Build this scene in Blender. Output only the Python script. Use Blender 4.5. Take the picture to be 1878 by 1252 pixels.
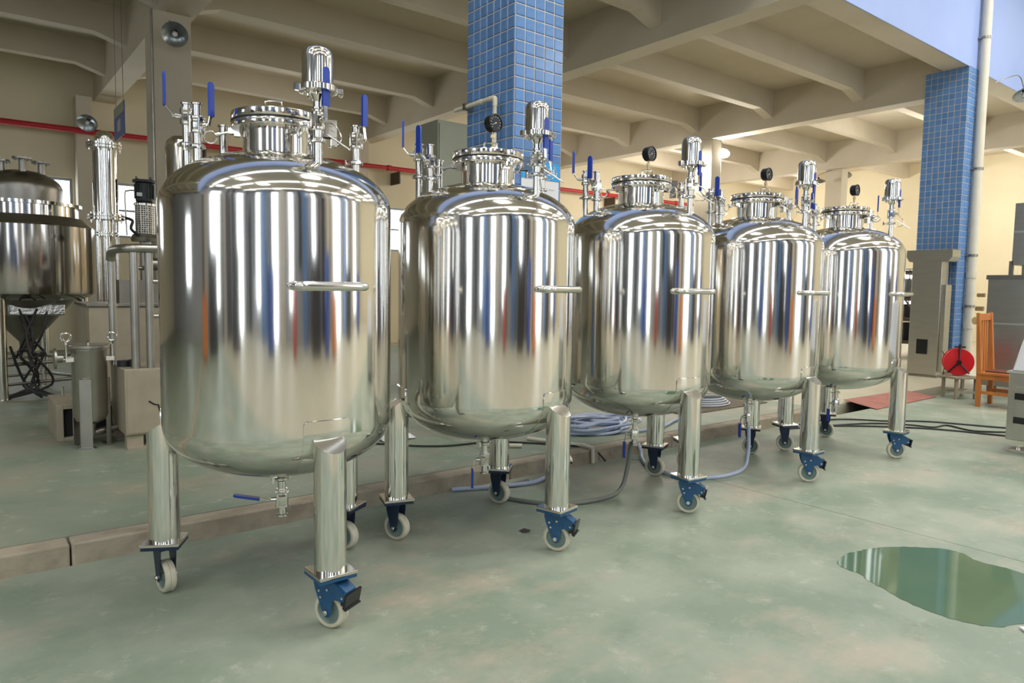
import bpy, math, random
from math import sin, cos, pi, sqrt, radians
from mathutils import Vector, Matrix
random.seed(7)
for o in list(bpy.data.objects): bpy.data.objects.remove(o)
SC = bpy.context.scene
COL = SC.collection

# ------------------------------------------------------------------ camera, world, lights, exposure
cd = bpy.data.cameras.new('camera'); cam = bpy.data.objects.new('camera', cd); COL.objects.link(cam)
cd.sensor_width = 36.0; cd.lens = 1303.2 / 1878 * 36; cd.clip_start = .05; cd.clip_end = 200
_R = Vector((0.78494556, -0.6193881, 0.01479319)); _U = Vector((0.0347627, 0.06786851, 0.99708847)); _F = Vector((0.61858873, 0.78214592, -0.07480468))
cam.matrix_world = Matrix(((_R.x, _U.x, -_F.x, 0), (_R.y, _U.y, -_F.y, 0), (_R.z, _U.z, -_F.z, 1.45), (0, 0, 0, 1)))
SC.camera = cam
W = bpy.data.worlds.new('world'); SC.world = W; W.use_nodes = True
W.node_tree.nodes['Background'].inputs[0].default_value = (.85, .93, 1, 1)
W.node_tree.nodes['Background'].inputs[1].default_value = 1.0
SC.view_settings.view_transform = 'Standard'; SC.view_settings.look = 'None'
SC.view_settings.gamma = 1; SC.view_settings.use_curve_mapping = False
SC.view_settings.exposure = 0.35
SC.cycles.max_bounces = 9; SC.cycles.diffuse_bounces = 4; SC.cycles.glossy_bounces = 6
SC.cycles.sample_clamp_indirect = 6; SC.cycles.caustics_reflective = False; SC.cycles.caustics_refractive = False
WIN = 3.2          # strength of daylight seen in the window panes
HALL = 62         # watts of each high-bay lamp in the open hall
def area(name, loc, size, watts, col=(1, .96, .88), rot=(0, 0, 0), sy=None):
    l = bpy.data.lights.new(name, 'AREA'); l.energy = watts; l.color = col; l.shape = 'RECTANGLE'
    l.size = size; l.size_y = sy or size
    o = bpy.data.objects.new(name, l); COL.objects.link(o); o.location = loc; o.rotation_euler = rot
    return o
for hu, hk in ((-8, .45), (-2.5, .7), (3, 1.0), (8.5, 1.35), (14, 1.6), (19.5, 1.5)):
    for hv, hw in ((-5.6, .7), (-1.6, .8), (1.9, 1.35)):
        area('high_bay_light', (hu, hv, 7.9), 1.0, HALL * hk * hw)

for hu, hv, w in ((16.9, 13.2, 130), (16.9, 7.6, 70), (22.6, 7.8, 150), (22.6, 13.2, 150), (10.8, 13.9, 30), (5.2, 13.9, 12)):  # fill lights without fixtures, added to brighten the low-ceilinged area
    l = bpy.data.lights.new('fill_light', 'POINT'); l.energy = w; l.color = (1, .96, .90); l.shadow_soft_size = .2
    o = bpy.data.objects.new('fill_light', l); COL.objects.link(o); o.location = (hu, hv, 4.3)
# ------------------------------------------------------------------ materials
MAT = {}
def mat(name, col, rough=.5, metal=0., noise=None, bump=None, emit=None, spec=.5, aniso=None, coat=0., rand=0.):
    """noise=(scale, amount, second colour[, (sx,sy,sz)]); bump=(scale, strength[, (sx,sy,sz)])"""
    m = bpy.data.materials.new(name); m.use_nodes = True; nt = m.node_tree; N = nt.nodes; L = nt.links
    p = N['Principled BSDF']; p.inputs['Base Color'].default_value = (*col, 1); p.inputs['Roughness'].default_value = rough
    p.inputs['Metallic'].default_value = metal; p.inputs['Specular IOR Level'].default_value = spec; p.inputs['Coat Weight'].default_value = coat
    tc = N.new('ShaderNodeTexCoord')
    last = None
    def noisetex(scale, sc=(1, 1, 1), det=4, kind='Object'):
        mp = N.new('ShaderNodeMapping'); mp.inputs['Scale'].default_value = sc; L.new(tc.outputs[kind], mp.inputs['Vector'])
        n = N.new('ShaderNodeTexNoise'); n.inputs['Scale'].default_value = scale; n.inputs['Detail'].default_value = det
        L.new(mp.outputs[0], n.inputs['Vector']); return n
    if noise:
        n = noisetex(noise[0], noise[3] if len(noise) > 3 else (1, 1, 1))
        r = N.new('ShaderNodeValToRGB'); r.color_ramp.elements[0].position = .38; r.color_ramp.elements[1].position = .66
        r.color_ramp.elements[0].color = (*col, 1)
        r.color_ramp.elements[1].color = (*[a + (b - a) * noise[1] for a, b in zip(col, noise[2])], 1)
        L.new(n.outputs['Fac'], r.inputs[0]); L.new(r.outputs[0], p.inputs['Base Color']); last = r.outputs[0]
    if rand:
        oi = N.new('ShaderNodeObjectInfo'); h = N.new('ShaderNodeHueSaturation'); ml = N.new('ShaderNodeMath'); ml.operation = 'MULTIPLY_ADD'
        ml.inputs[1].default_value = rand; ml.inputs[2].default_value = 1 - rand / 2
        L.new(oi.outputs['Random'], ml.inputs[0]); L.new(ml.outputs[0], h.inputs['Value'])
        if last: L.new(last, h.inputs['Color'])
        else: h.inputs['Color'].default_value = (*col, 1)
        L.new(h.outputs[0], p.inputs['Base Color'])
    if bump:
        n = noisetex(bump[0], bump[2] if len(bump) > 2 else (1, 1, 1), 3)
        b = N.new('ShaderNodeBump'); b.inputs['Strength'].default_value = bump[1]; b.inputs['Distance'].default_value = .01
        L.new(n.outputs['Fac'], b.inputs['Height']); L.new(b.outputs[0], p.inputs['Normal'])
    if emit:
        p.inputs['Emission Color'].default_value = (*emit[0], 1); p.inputs['Emission Strength'].default_value = emit[1]
    MAT[name] = m; return m
def hexc(r, g, b): return tuple(((c / 255) / 12.92 if c / 255 < .04045 else ((c / 255 + .055) / 1.055) ** 2.4) for c in (r, g, b))
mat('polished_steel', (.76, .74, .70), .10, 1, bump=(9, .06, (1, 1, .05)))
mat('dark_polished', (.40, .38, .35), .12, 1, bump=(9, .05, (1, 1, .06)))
mat('steel', (.72, .70, .66), .14, 1, bump=(14, .05))
mat('satin_steel', (.52, .50, .46), .33, 1, noise=(6, .5, (.38, .36, .33)))
mat('brushed_panel', (.55, .53, .48), .30, 1, noise=(3, .4, (.45, .43, .39), (1, 1, 6)))
mat('dull_steel', (.36, .34, .31), .34, 1, noise=(4, .6, (.25, .24, .22)))
mat('bright_panel', (.82, .82, .82), .28, .9)
mat('cream_paint', hexc(206, 195, 175), .75, noise=(1.3, .35, hexc(188, 177, 157)), bump=(20, .05))
mat('wall_paint', hexc(226, 214, 184), .75, noise=(.9, .35, hexc(210, 198, 168)), bump=(20, .05))
mat('blue_wall_paint', hexc(150, 170, 220), .6, noise=(1.1, .4, hexc(134, 158, 212)))
mat('hall_paint', hexc(178, 180, 186), .7, noise=(.6, .5, hexc(150, 154, 164)))
mat('grout', hexc(214, 204, 182), .8)
mat('blue_tile', hexc(94, 136, 192), .18, noise=(30, .35, hexc(112, 152, 204)), rand=.22, bump=(40, .03))
mat('curb_concrete', hexc(180, 168, 148), .85, noise=(7, .7, hexc(148, 136, 118)), bump=(40, .5))
mat('dark_void', (.02, .02, .02), .9)
mat('daylight_pane', (.9, .95, 1), .2, emit=((.88, .95, 1), WIN))
mat('window_frame', hexc(150, 152, 155), .4, .3)
mat('blue_sleeve', hexc(24, 62, 168), .38)
mat('blue_bracket', hexc(30, 78, 120), .38, noise=(30, .4, hexc(45, 98, 140)))
mat('shaded_bracket', hexc(22, 40, 66), .4)  # blue bracket colour with the shade on the unbraked casters mixed in
mat('tread_cream', hexc(214, 208, 188), .55, noise=(20, .5, hexc(180, 172, 150)))
mat('hub_grey', hexc(120, 140, 134), .4)
mat('black_rubber', (.015, .015, .017), .5)
mat('black_plastic', (.012, .012, .014), .25)
mat('dial_black', (.01, .01, .012), .08, coat=1.)
mat('white_mark', (.8, .8, .8), .5)
mat('pvc_white', hexc(225, 218, 200), .4, noise=(4, .3, hexc(205, 196, 176)))
mat('red_pipe', hexc(178, 32, 40), .45)
mat('red_plate', hexc(176, 112, 100), .7, noise=(5, .7, hexc(150, 98, 86)), bump=(60, .2))
mat('red_disc', hexc(214, 24, 38), .35)
mat('blue_hose', hexc(178, 188, 212), .35, noise=(8, .5, hexc(150, 164, 198)))
mat('clear_hose', hexc(190, 195, 205), .3)
mat('grey_hose', hexc(112, 116, 110), .4)
mat('cable_black', (.02, .02, .02), .5)
mat('orange_wood', hexc(205, 128, 62), .45, noise=(8, .6, hexc(170, 96, 42), (1, 1, .2)))
mat('seat_dark', hexc(110, 62, 50), .5)
mat('grey_wood', hexc(168, 158, 138), .7, noise=(10, .6, hexc(128, 118, 100), (1, 1, .2)))
mat('beige_box', hexc(172, 162, 142), .55, noise=(5, .5, hexc(150, 140, 120)))
mat('green_grey', hexc(150, 152, 134), .5, noise=(4, .3, hexc(135, 138, 120)))
mat('sign_blue', hexc(32, 160, 232), .4)
mat('sign_white', hexc(235, 235, 238), .5)
mat('hang_blue', hexc(84, 104, 160), .5)
mat('motor_dark', hexc(38, 44, 46), .4, noise=(20, .4, hexc(60, 66, 66)))
mat('lamp_shell', hexc(170, 175, 178), .25, .9)
mat('bulb_lit', (1, 1, 1), .3, emit=((1, .97, .9), 60))
mat('bulb_off', (.85, .85, .82), .2)
mat('brass', (.65, .5, .3), .3, 1)
mat('rack_brown', hexc(86, 74, 66), .5, .4)
mat('plant_green', hexc(70, 100, 60), .6)
mat('foil', (.7, .7, .7), .3, 1, bump=(40, .8))
mat('hall_blue', hexc(40, 80, 170), .4); mat('hall_red', hexc(190, 70, 50), .5); mat('hall_dark', hexc(45, 45, 50), .5); mat('hall_orange', hexc(220, 130, 60), .5)
mat('rubber_mat', hexc(120, 108, 92), .8, noise=(50, .8, hexc(80, 72, 60)), bump=(80, .4))
# worn green floor paint
def floor_mat(name, base, alt, pink, rough):
    m = bpy.data.materials.new(name); m.use_nodes = True; N = m.node_tree.nodes; L = m.node_tree.links; p = N['Principled BSDF']
    tc = N.new('ShaderNodeTexCoord')
    def nz(s, det=5, rg=.6, sc=(1, 1, 1)):
        mp = N.new('ShaderNodeMapping'); mp.inputs['Scale'].default_value = sc; L.new(tc.outputs['Object'], mp.inputs[0])
        n = N.new('ShaderNodeTexNoise'); n.inputs['Scale'].default_value = s; n.inputs['Detail'].default_value = det; n.inputs['Roughness'].default_value = rg
        L.new(mp.outputs[0], n.inputs[0]); return n.outputs['Fac']
    def ramp(src, a, b):
        r = N.new('ShaderNodeMapRange'); r.inputs[1].default_value = a; r.inputs[2].default_value = b; L.new(src, r.inputs[0]); return r.outputs[0]
    def mix(f, a, b):
        x = N.new('ShaderNodeMix'); x.data_type = 'RGBA'; L.new(f, x.inputs['Factor'])
        for s, k in ((a, 6), (b, 7)):
            if isinstance(s, tuple): x.inputs[k].default_value = (*s, 1)
            else: L.new(s, x.inputs[k])
        return x.outputs[2]
    c = mix(ramp(nz(1.4), .4, .62), base, alt)
    c = mix(ramp(nz(.8, 6, .7, (1, 1.4, 1)), .52, .72), c, pink)
    fine = N.new('ShaderNodeMath'); fine.operation = 'MULTIPLY'; L.new(ramp(nz(7, 8, .75), .56, .74), fine.inputs[0]); fine.inputs[1].default_value = .6
    c = mix(fine.outputs[0], c, hexc(205, 205, 190))
    dk = N.new('ShaderNodeMath'); dk.operation = 'MULTIPLY'; L.new(ramp(nz(2.6, 8, .7), .6, .8), dk.inputs[0]); dk.inputs[1].default_value = .5
    c = mix(dk.outputs[0], c, hexc(96, 108, 88))
    L.new(c, p.inputs['Base Color'])
    r = N.new('ShaderNodeMapRange'); r.inputs[3].default_value = rough; r.inputs[4].default_value = rough + .22; L.new(nz(3, 6, .7), r.inputs[0]); L.new(r.outputs[0], p.inputs['Roughness'])
    b = N.new('ShaderNodeBump'); b.inputs['Strength'].default_value = .06; b.inputs['Distance'].default_value = .01; L.new(nz(25), b.inputs['Height']); L.new(b.outputs[0], p.inputs['Normal'])
    MAT[name] = m
floor_mat('floor_paint', hexc(136, 150, 132), hexc(162, 170, 153), hexc(186, 174, 156), .42)
floor_mat('floor_paint_far', hexc(130, 144, 126), hexc(150, 156, 138), hexc(162, 150, 134), .42)
floor_mat('floor_pale', hexc(176, 172, 150), hexc(186, 180, 158), hexc(188, 174, 150), .42)
m = mat('wet_floor', hexc(88, 116, 90), .05, noise=(2.5, .5, hexc(100, 122, 92)), spec=.35)
# perforated sheet
def perforated():
    m = mat('perforated_steel', (.5, .46, .4), .35, .6); N = m.node_tree.nodes; L = m.node_tree.links; p = N['Principled BSDF']
    tc = N.new('ShaderNodeTexCoord'); v = N.new('ShaderNodeTexVoronoi'); v.inputs['Scale'].default_value = 42; v.inputs['Randomness'].default_value = .15
    r = N.new('ShaderNodeMapRange'); r.inputs[1].default_value = .36; r.inputs[2].default_value = .42
    L.new(tc.outputs['Object'], v.inputs['Vector']); L.new(v.outputs['Distance'], r.inputs[0])
    x = N.new('ShaderNodeMix'); x.data_type = 'RGBA'; x.inputs[6].default_value = (.02, .02, .02, 1); x.inputs[7].default_value = (.6, .56, .5, 1)
    L.new(r.outputs[0], x.inputs['Factor']); L.new(x.outputs[2], p.inputs['Base Color'])
perforated()

# ------------------------------------------------------------------ mesh helpers
class MB:
    def __init__(s): s.v = []; s.f = []
    def add(s, vs, fs, M=None):
        k = len(s.v)
        s.v += [tuple(M @ Vector(p)) for p in vs] if M else [tuple(p) for p in vs]
        s.f += [tuple(i + k for i in f) for f in fs]; return s
    def box(s, a, b, M=None):
        x0, y0, z0 = a; x1, y1, z1 = b
        return s.add([(x0, y0, z0), (x1, y0, z0), (x1, y1, z0), (x0, y1, z0), (x0, y0, z1), (x1, y0, z1), (x1, y1, z1), (x0, y1, z1)],
                     [(3, 2, 1, 0), (4, 5, 6, 7), (0, 1, 5, 4), (1, 2, 6, 5), (2, 3, 7, 6), (3, 0, 4, 7)], M)
    def lathe(s, prof, seg=32, M=None, closed=False):
        vs, fs = [], []; n = len(prof)
        for i in range(seg):
            a = 2 * pi * i / seg
            for r, z in prof: vs.append((r * cos(a), r * sin(a), z))
        for i in range(seg):
            j = (i + 1) % seg
            for k in range(n - 1 + (1 if closed else 0)):
                k2 = (k + 1) % n
                if prof[k][0] < 1e-6 and prof[k2][0] < 1e-6: continue
                if prof[k][0] < 1e-6: fs.append((i * n + k, j * n + k2, i * n + k2))
                elif prof[k2][0] < 1e-6: fs.append((i * n + k, j * n + k, i * n + k2))
                else: fs.append((i * n + k, j * n + k, j * n + k2, i * n + k2))
        return s.add(vs, fs, M)
    def cyl(s, p, q, r, seg=16, r2=None):
        p = Vector(p); q = Vector(q); d = q - p; h = d.length
        M = Matrix.Translation(p) @ d.to_track_quat('Z', 'Y').to_matrix().to_4x4()
        r2 = r if r2 is None else r2
        return s.lathe([(0, 0), (r, 0), (r2, h), (0, h)], seg, M)
    def tube(s, pts, r, seg=8, closed=False):
        pts = [Vector(p) for p in pts]; n = len(pts); vs, fs = [], []; up = None
        for i, p in enumerate(pts):
            a = pts[i - 1] if (i or closed) else p; b = pts[(i + 1) % n] if (i < n - 1 or closed) else p
            t = (b - a).normalized()
            if up is None:
                up = Vector((0, 0, 1)) if abs(t.z) < .9 else Vector((1, 0, 0))
            x = t.cross(up); x = x.normalized() if x.length > 1e-6 else Vector((1, 0, 0)); up = x.cross(t).normalized()
            for k in range(seg):
                c = 2 * pi * k / seg; vs.append(tuple(p + x * (r * cos(c)) + up * (r * sin(c))))
        for i in range(n if closed else n - 1):
            j = (i + 1) % n
            for k in range(seg):
                k2 = (k + 1) % seg; fs.append((i * seg + k2, i * seg + k, j * seg + k, j * seg + k2))
        if not closed:
            fs.append(tuple(range(seg))); fs.append(tuple((n - 1) * seg + k for k in reversed(range(seg))))
        return s.add(vs, fs)
    def prism(s, poly, h0, h1, M=None):
        n = len(poly); vs = [(x, y, h0) for x, y in poly] + [(x, y, h1) for x, y in poly]
        return s.add(vs, [tuple(reversed(range(n))), tuple(range(n, 2 * n))] + [(i, (i + 1) % n, n + (i + 1) % n, n + i) for i in range(n)], M)
    def torus(s, R, r, seg=24, rs=8, M=None):
        vs, fs = [], []
        for i in range(seg):
            a = 2 * pi * i / seg
            for k in range(rs):
                b = 2 * pi * k / rs; vs.append(((R + r * cos(b)) * cos(a), (R + r * cos(b)) * sin(a), r * sin(b)))
        for i in range(seg):
            j = (i + 1) % seg
            for k in range(rs): fs.append((i * rs + k, j * rs + k, j * rs + (k + 1) % rs, i * rs + (k + 1) % rs))
        return s.add(vs, fs, M)
    def mesh(s, name='m', smooth=35):
        me = bpy.data.meshes.new(name); me.from_pydata(s.v, [], s.f); me.validate(); me.update()
        if smooth:
            me.polygons.foreach_set('use_smooth', [True] * len(me.polygons)); me.set_sharp_from_angle(angle=radians(smooth))
        return me
def T(x=0, y=0, z=0): return Matrix.Translation((x, y, z))
def RZ(a): return Matrix.Rotation(a, 4, 'Z')
def RX(a): return Matrix.Rotation(a, 4, 'X')
def RY(a): return Matrix.Rotation(a, 4, 'Y')
def obj(name, mb, m, parent=None, M=None, bevel=0, smooth=35):
    me = mb.mesh(name, smooth) if isinstance(mb, MB) else mb
    o = bpy.data.objects.new(name, me); COL.objects.link(o)
    if not me.materials: me.materials.append(MAT[m])
    elif me.materials[0] != MAT[m]:
        o.material_slots[0].link = 'OBJECT'; o.material_slots[0].material = MAT[m]
    if parent: o.parent = parent
    if M is not None: o.matrix_local = M
    if bevel:
        b = o.modifiers.new('bevel', 'BEVEL'); b.width = bevel; b.segments = 2; b.limit_method = 'ANGLE'; b.harden_normals = False
    return o
def tag(o, label=None, cat=None, group=None, kind=None):
    for k, v in (('label', label), ('category', cat), ('group', group), ('kind', kind)):
        if v: o[k] = v
    return o
def thing(name, label, cat, loc=(0, 0, 0), rz=0, group=None):
    o = bpy.data.objects.new(name, None); COL.objects.link(o); o.location = loc; o.rotation_euler = (0, 0, rz); o.empty_display_size = .1
    return tag(o, label, cat, group)
def struct(name, mb, m, parent=None, **k):
    o = obj(name, mb, m, parent, **k)
    if not parent: o['kind'] = 'structure'
    return o
def B(a, b): return MB().box(a, b)
def spline(pts, n=8, closed=False):
    P = [Vector(p) for p in pts]; out = []; m = len(P)
    for i in range(m if closed else m - 1):
        p0 = P[i - 1] if (i or closed) else P[0]; p1 = P[i]; p2 = P[(i + 1) % m]; p3 = P[(i + 2) % m] if (i + 2 < m or closed) else P[-1]
        for k in range(n):
            t = k / n; out.append(.5 * ((2 * p1) + (p2 - p0) * t + (2 * p0 - 5 * p1 + 4 * p2 - p3) * t * t + (3 * p1 - p0 - 3 * p2 + p3) * t ** 3))
    if not closed: out.append(P[-1])
    return out

# ------------------------------------------------------------------ the building
U0, U1, V0, V1 = -12.0, 25.3, -9.0, 16.3
PF = .115                    # height of the raised floor behind the curb
fl = struct('floor', B((U0, V0, -.5), (U1, V1, -.32)), 'dark_void')
us = [U0, -6.5, -1.0, 4.56, 10.1, 15.6, 20.5, U1]
vs_ = [V0, .2, 4.165]
for i in range(len(us) - 1):
    for j in range(2):
        obj('floor_slab', B((us[i] + .003, vs_[j] + .003, -.32), (us[i + 1] - .003, vs_[j + 1] - (.003 if j == 0 else 0), 0)), 'floor_paint' if j else 'floor_pale', fl)  # unseen first row is paler: its brighter light is put into the colour
pu = [U0, -5.0, -.2, 3.4, 7.9]
for i in range(4):
    obj('raised_floor_slab', B((pu[i] + .002, 4.30, -.32), (pu[i + 1] - .002, V1, PF)), 'floor_paint_far', fl)
cu = [U0, -8.2, -5.4, -2.5, .44, 3.3, 5.2, 7.9]
for i in range(len(cu) - 1):
    obj('curb_block', B((cu[i] + .004, 4.165, -.32), (cu[i + 1] - .004, 4.30, PF)), 'curb_concrete', fl, bevel=.012)
# right part: level floor with an open trench
for a, b in ((7.9, 13.5), (13.5, 19.3), (19.3, U1)):
    obj('pale_floor_slab', B((a + .003, 4.56, -.32), (b - .003, V1, 0)), 'floor_pale', fl)
obj('trench_end_slab', B((12.3, 4.165, -.32), (U1, 4.56, 0)), 'floor_pale', fl)
obj('trench_bottom', B((7.9, 4.165, -.3), (12.3, 4.56, -.22)), 'dark_void', fl)

# walls
def wall_with_windows(name, fixed, axis, a0, a1, z0, z1, wins, thick, material, sign):
    """axis 'u': wall along u at v=fixed; wins = (start, end, zlow, zhigh)"""
    w = MB(); t0, t1 = (fixed, fixed + thick * sign) if sign > 0 else (fixed - thick, fixed)
    def bx(s, e, zl, zh):
        if axis == 'u': w.box((s, t0, zl), (e, t1, zh))
        else: w.box((t0, s, zl), (t1, e, zh))
    cur = a0
    for s, e, zl, zh in wins:
        if s > cur: bx(cur, s, z0, z1)
        bx(s, e, z0, zl); bx(s, e, zh, z1); cur = e
    if a1 > cur: bx(cur, a1, z0, z1)
    return struct(name, w, material)
WN = [0]
def window(fixed, axis, s, e, zl, zh, sign, nx, nz):
    WN[0] += 1
    fr = MB(); d0 = fixed + sign * .04; d1 = fixed + sign * .10; lo, hi = min(d0, d1), max(d0, d1)
    def bx(m_, a, b, c, d, l=lo, h=hi):
        if axis == 'u': m_.box((a, l, c), (b, h, d))
        else: m_.box((l, a, c), (h, b, d))
    w = .05
    bx(fr, s, e, zl, zl + w); bx(fr, s, e, zh - w, zh); bx(fr, s, s + w, zl + w, zh - w); bx(fr, e - w, e, zl + w, zh - w)
    for k in range(1, nx): x = s + (e - s) * k / nx; bx(fr, x - .02, x + .02, zl + w, zh - w)
    for k in range(1, nz): z = zl + (zh - zl) * k / nz; bx(fr, s + w, e - w, z - .02, z + .02)
    f = struct('window_%d' % WN[0], fr, 'window_frame')
    for i in range(nx):
        for k in range(nz):
            p = MB(); xa = s + (e - s) * i / nx + .021; xb = s + (e - s) * (i + 1) / nx - .021; za = zl + (zh - zl) * k / nz + .021; zb = zl + (zh - zl) * (k + 1) / nz - .021
            mid = (lo + hi) / 2
            bx(p, max(xa, s + w), min(xb, e - w), max(za, zl + w), min(zb, zh - w), mid - .005, mid + .005); obj('pane', p, 'daylight_pane', f)
back = [(.2, 1.95, 2.35, 3.45), (2.68, 4.6, 2.35, 3.45), (5.4, 7.4, 2.35, 3.45), (8.7, 10.6, 2.35, 3.45), (11.2, 13.1, 2.35, 3.45), (14.6, 16.6, 2.35, 3.45), (17.1, 19.0, 2.35, 3.45)]  # windows beyond the first two are added for their light
wall_with_windows('wall_back', V1, 'u', U0 - .3, U1 + .3, -.4, 5.9, [(-4.6, -2.6, 2.35, 3.45)] + back, .3, 'wall_paint', 1)
window(V1, 'u', -4.6, -2.6, 2.35, 3.45, 1, 2, 1)
for s, e, a, b in back: window(V1, 'u', s, e, a, b, 1, 2, 2)
rw = [(5.7, 7.1, .9, 2.3), (9.9, 11.2, .9, 2.3)]
wall_with_windows('wall_right', U1, 'v', V0 - .3, V1, -.4, 9.6, rw, .3, 'wall_paint', 1)
for s, e, a, b in rw: window(U1, 'v', s, e, a, b, 1, 2, 4)
fw_ = [(-9.6, -8.4, 1.0, 7.4), (-5.0, -3.6, .05, 7.4), (-1.3, -.5, 1.0, 7.4), (3.4, 4.2, 1.0, 7.4), (9.0, 11.4, .05, 7.4), (14.0, 15.0, 1.0, 7.4), (19.0, 21.6, .6, 7.4)]
wall_with_windows('wall_front', V0, 'u', U0 - .3, U1 + .3, -.4, 9.6, fw_, .3, 'hall_paint', -1)
for s, e, a, b in fw_: window(V0, 'u', s, e, a, b, -1, 2, 4)
lw = [(-6.5, -4.8, .05, 6.5), (0.0, 2.2, 1.0, 6.5), (7.5, 9.2, 1.6, 3.6)]
wall_with_windows('wall_left', U0, 'v', V0, V1, -.4, 9.6, lw, .3, 'hall_paint', -1)
for s, e, a, b in lw: window(U0, 'v', s, e, a, b, -1, 2, 3)

# low ceiling with beams
SL, MBZ, JZ = 5.75, 4.98, 5.32
ce = struct('ceiling', B((U0, 5.02, SL), (U1, V1, SL + .2)), 'cream_paint')
obj('fascia_beam', B((U0, 5.02, 5.38), (U1, 5.42, SL)), 'cream_paint', ce)
mbu = [(-9.0, -8.64), (-3.4, -3.04), (2.34, 2.70), (8.03, 8.38), (14.0, 14.36), (19.88, 20.22)]
for a, b in mbu: obj('main_beam', B((a, 5.42 if 13 < a < 15 else 4.70 if 8 < a < 9 else 5.021, MBZ), (b, V1, SL)), 'cream_paint', ce)
ends = [U0] + [x for p in mbu for x in p] + [U1]
for k in range(0, len(ends), 2):
    a, b = ends[k], ends[k + 1]
    for v in (6.86, 8.79, 10.73, 12.9, 14.9):
        j = MB().box((a, v, JZ), (b, v + .2, SL))
        for e, sg in ((a, 1), (b, -1)):                              # haunches where a joist meets its main beam
            if U0 < e < U1:
                xs = [e, e + sg * .45] if sg > 0 else [e - .45, e]
                p = [(e, JZ), (e + sg * .45, JZ), (e, JZ - .14)]
                if sg > 0: p = [p[0], p[2], p[1]]
                vv = [(x, v, z) for x, z in p] + [(x, v + .2, z) for x, z in p]
                j.add(vv, [(0, 1, 2), (5, 4, 3), (0, 3, 4, 1), (1, 4, 5, 2), (2, 5, 3, 0)])
        obj('joist', j, 'cream_paint', ce, smooth=0)
struct('wall_upper', B((U0, 5.0, 5.37), (U1, 5.02, 8.9)), 'blue_wall_paint')
hc = MB(); cuts = [V0, -7.0, -6.2, -1.5, -.7, 3.0, 3.6, 5.02]
for k in range(0, 8, 2): hc.box((U0, cuts[k], 8.9), (U1, cuts[k + 1], 9.1))
struct('ceiling_hall', hc, 'cream_paint')
for k in (1, 3, 5):  # skylights added to brighten the hall and the tank domes
    WN[0] += 1; f = struct('window_%d' % WN[0], MB().box((U0, cuts[k], 9.0), (U1, cuts[k] + .06, 9.06)).box((U0, cuts[k + 1] - .06, 9.0), (U1, cuts[k + 1], 9.06)), 'window_frame')
    for q in range(13): x_ = U0 + (U1 - U0) * q / 13; obj('pane', B((x_ + .03, cuts[k] + .06, 9.01), (x_ + 2.80, cuts[k + 1] - .06, 9.03)), 'daylight_pane', f)
for n, (hu, w) in enumerate(((-9, .3), (-3.5, .3), (2, .3), (7.5, .3), (13, .3), (18.5, .3))):
    struct('trim_%d' % (n + 1), B((hu - w / 2, V0, 8.4), (hu + w / 2, 5.0, 8.9)), 'cream_paint')
# cream columns
def column(u0, u1, v0, v1, z0, label):
    c = struct('column', B((u0, v0, z0), (u1, v1, MBZ)), 'cream_paint', bevel=.01); c['label'] = label; return c
column(2.17, 2.64, 10.32, 10.78, PF, 'cream painted concrete column behind the tall steel column at left')
column(8.02, 8.39, 10.32, 10.78, 0, 'cream painted concrete column hidden behind the near blue tiled pillar')
column(14.0, 14.36, 10.32, 10.78, 0, 'cream painted concrete column carrying the glowing lamp, right of third tank')
column(20.02, 20.39, 10.32, 10.79, 0, 'cream painted concrete column behind the rightmost black pressure gauge')
column(1.99, 2.26, 15.95, V1, PF, 'cream pilaster on the back wall left of the flanged steel pipe column')
column(7.8, 8.1, 15.95, V1, 0, 'cream pilaster on the back wall behind the first and second tank')
# curb-side conduit on the left column
tag(obj('conduit', MB().tube([(2.155, 10.32, 1.2), (2.155, 10.32, 4.97)], .012), 'satin_steel'), 'thin grey conduit running up the left edge of the cream column', 'conduit')

# tiled pillars
TW = .104
tile_me = None
def tile_mesh(w, h):
    m = MB(); b = .006; g = .0035; x, z = w / 2 - g, h / 2 - g
    m.add([(-x, 0, -z), (x, 0, -z), (x, 0, z), (-x, 0, z), (-x + b, -.007, -z + b), (x - b, -.007, -z + b), (x - b, -.007, z - b), (-x + b, -.007, z - b)],
          [(4, 5, 6, 7), (0, 1, 5, 4), (1, 2, 6, 5), (2, 3, 7, 6), (3, 0, 4, 7)])
    return m
_tiles = {}
def tiled_pillar(u0, v0, wu, wv, z0, z1, zvis, label, sides):
    body = struct('tiled_pillar', B((u0, v0, z0), (u0 + wu, v0 + wv, z1)), 'grout'); body['label'] = label
    stuff = MB(); n = 0
    faces = [('f', Vector((u0, v0, 0)), Vector((1, 0, 0)), wu, 0), ('l', Vector((u0, v0 + wv, 0)), Vector((0, -1, 0)), wv, -pi / 2),
             ('r', Vector((u0 + wu, v0, 0)), Vector((0, 1, 0)), wv, pi / 2), ('b', Vector((u0 + wu, v0 + wv, 0)), Vector((-1, 0, 0)), wu, pi)]
    rows = int((z1 - z0) / TW)
    cells = []
    for tagf, o, d, w, ang in faces:
        nc = max(1, round(w / TW)); cw = w / nc
        for r in range(rows):
            for c in range(nc):
                z = z1 - (r + .5) * TW; vis = tagf in sides and zvis[0] <= z <= zvis[1]
                p = o + d * ((c + .5) * cw); M = T(p.x, p.y, z) @ RZ(ang)
                if vis and n < 298:
                    key = round(cw, 4)
                    if key not in _tiles: _tiles[key] = tile_mesh(cw, TW).mesh('tile', 0)
                    obj('tile', _tiles[key], 'blue_tile', body, M=M); n += 1
                else:
                    k = tile_mesh(cw, TW); stuff.add(k.v, k.f, M)
    s = obj('tiles', stuff, 'blue_tile', body, smooth=0); s['kind'] = 'stuff'
tiled_pillar(3.94, 5.0, .56, .72, PF, 5.38, (2.25, 4.3), 'blue mosaic tiled pillar rising between the second and third tank', 'fl')
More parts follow.
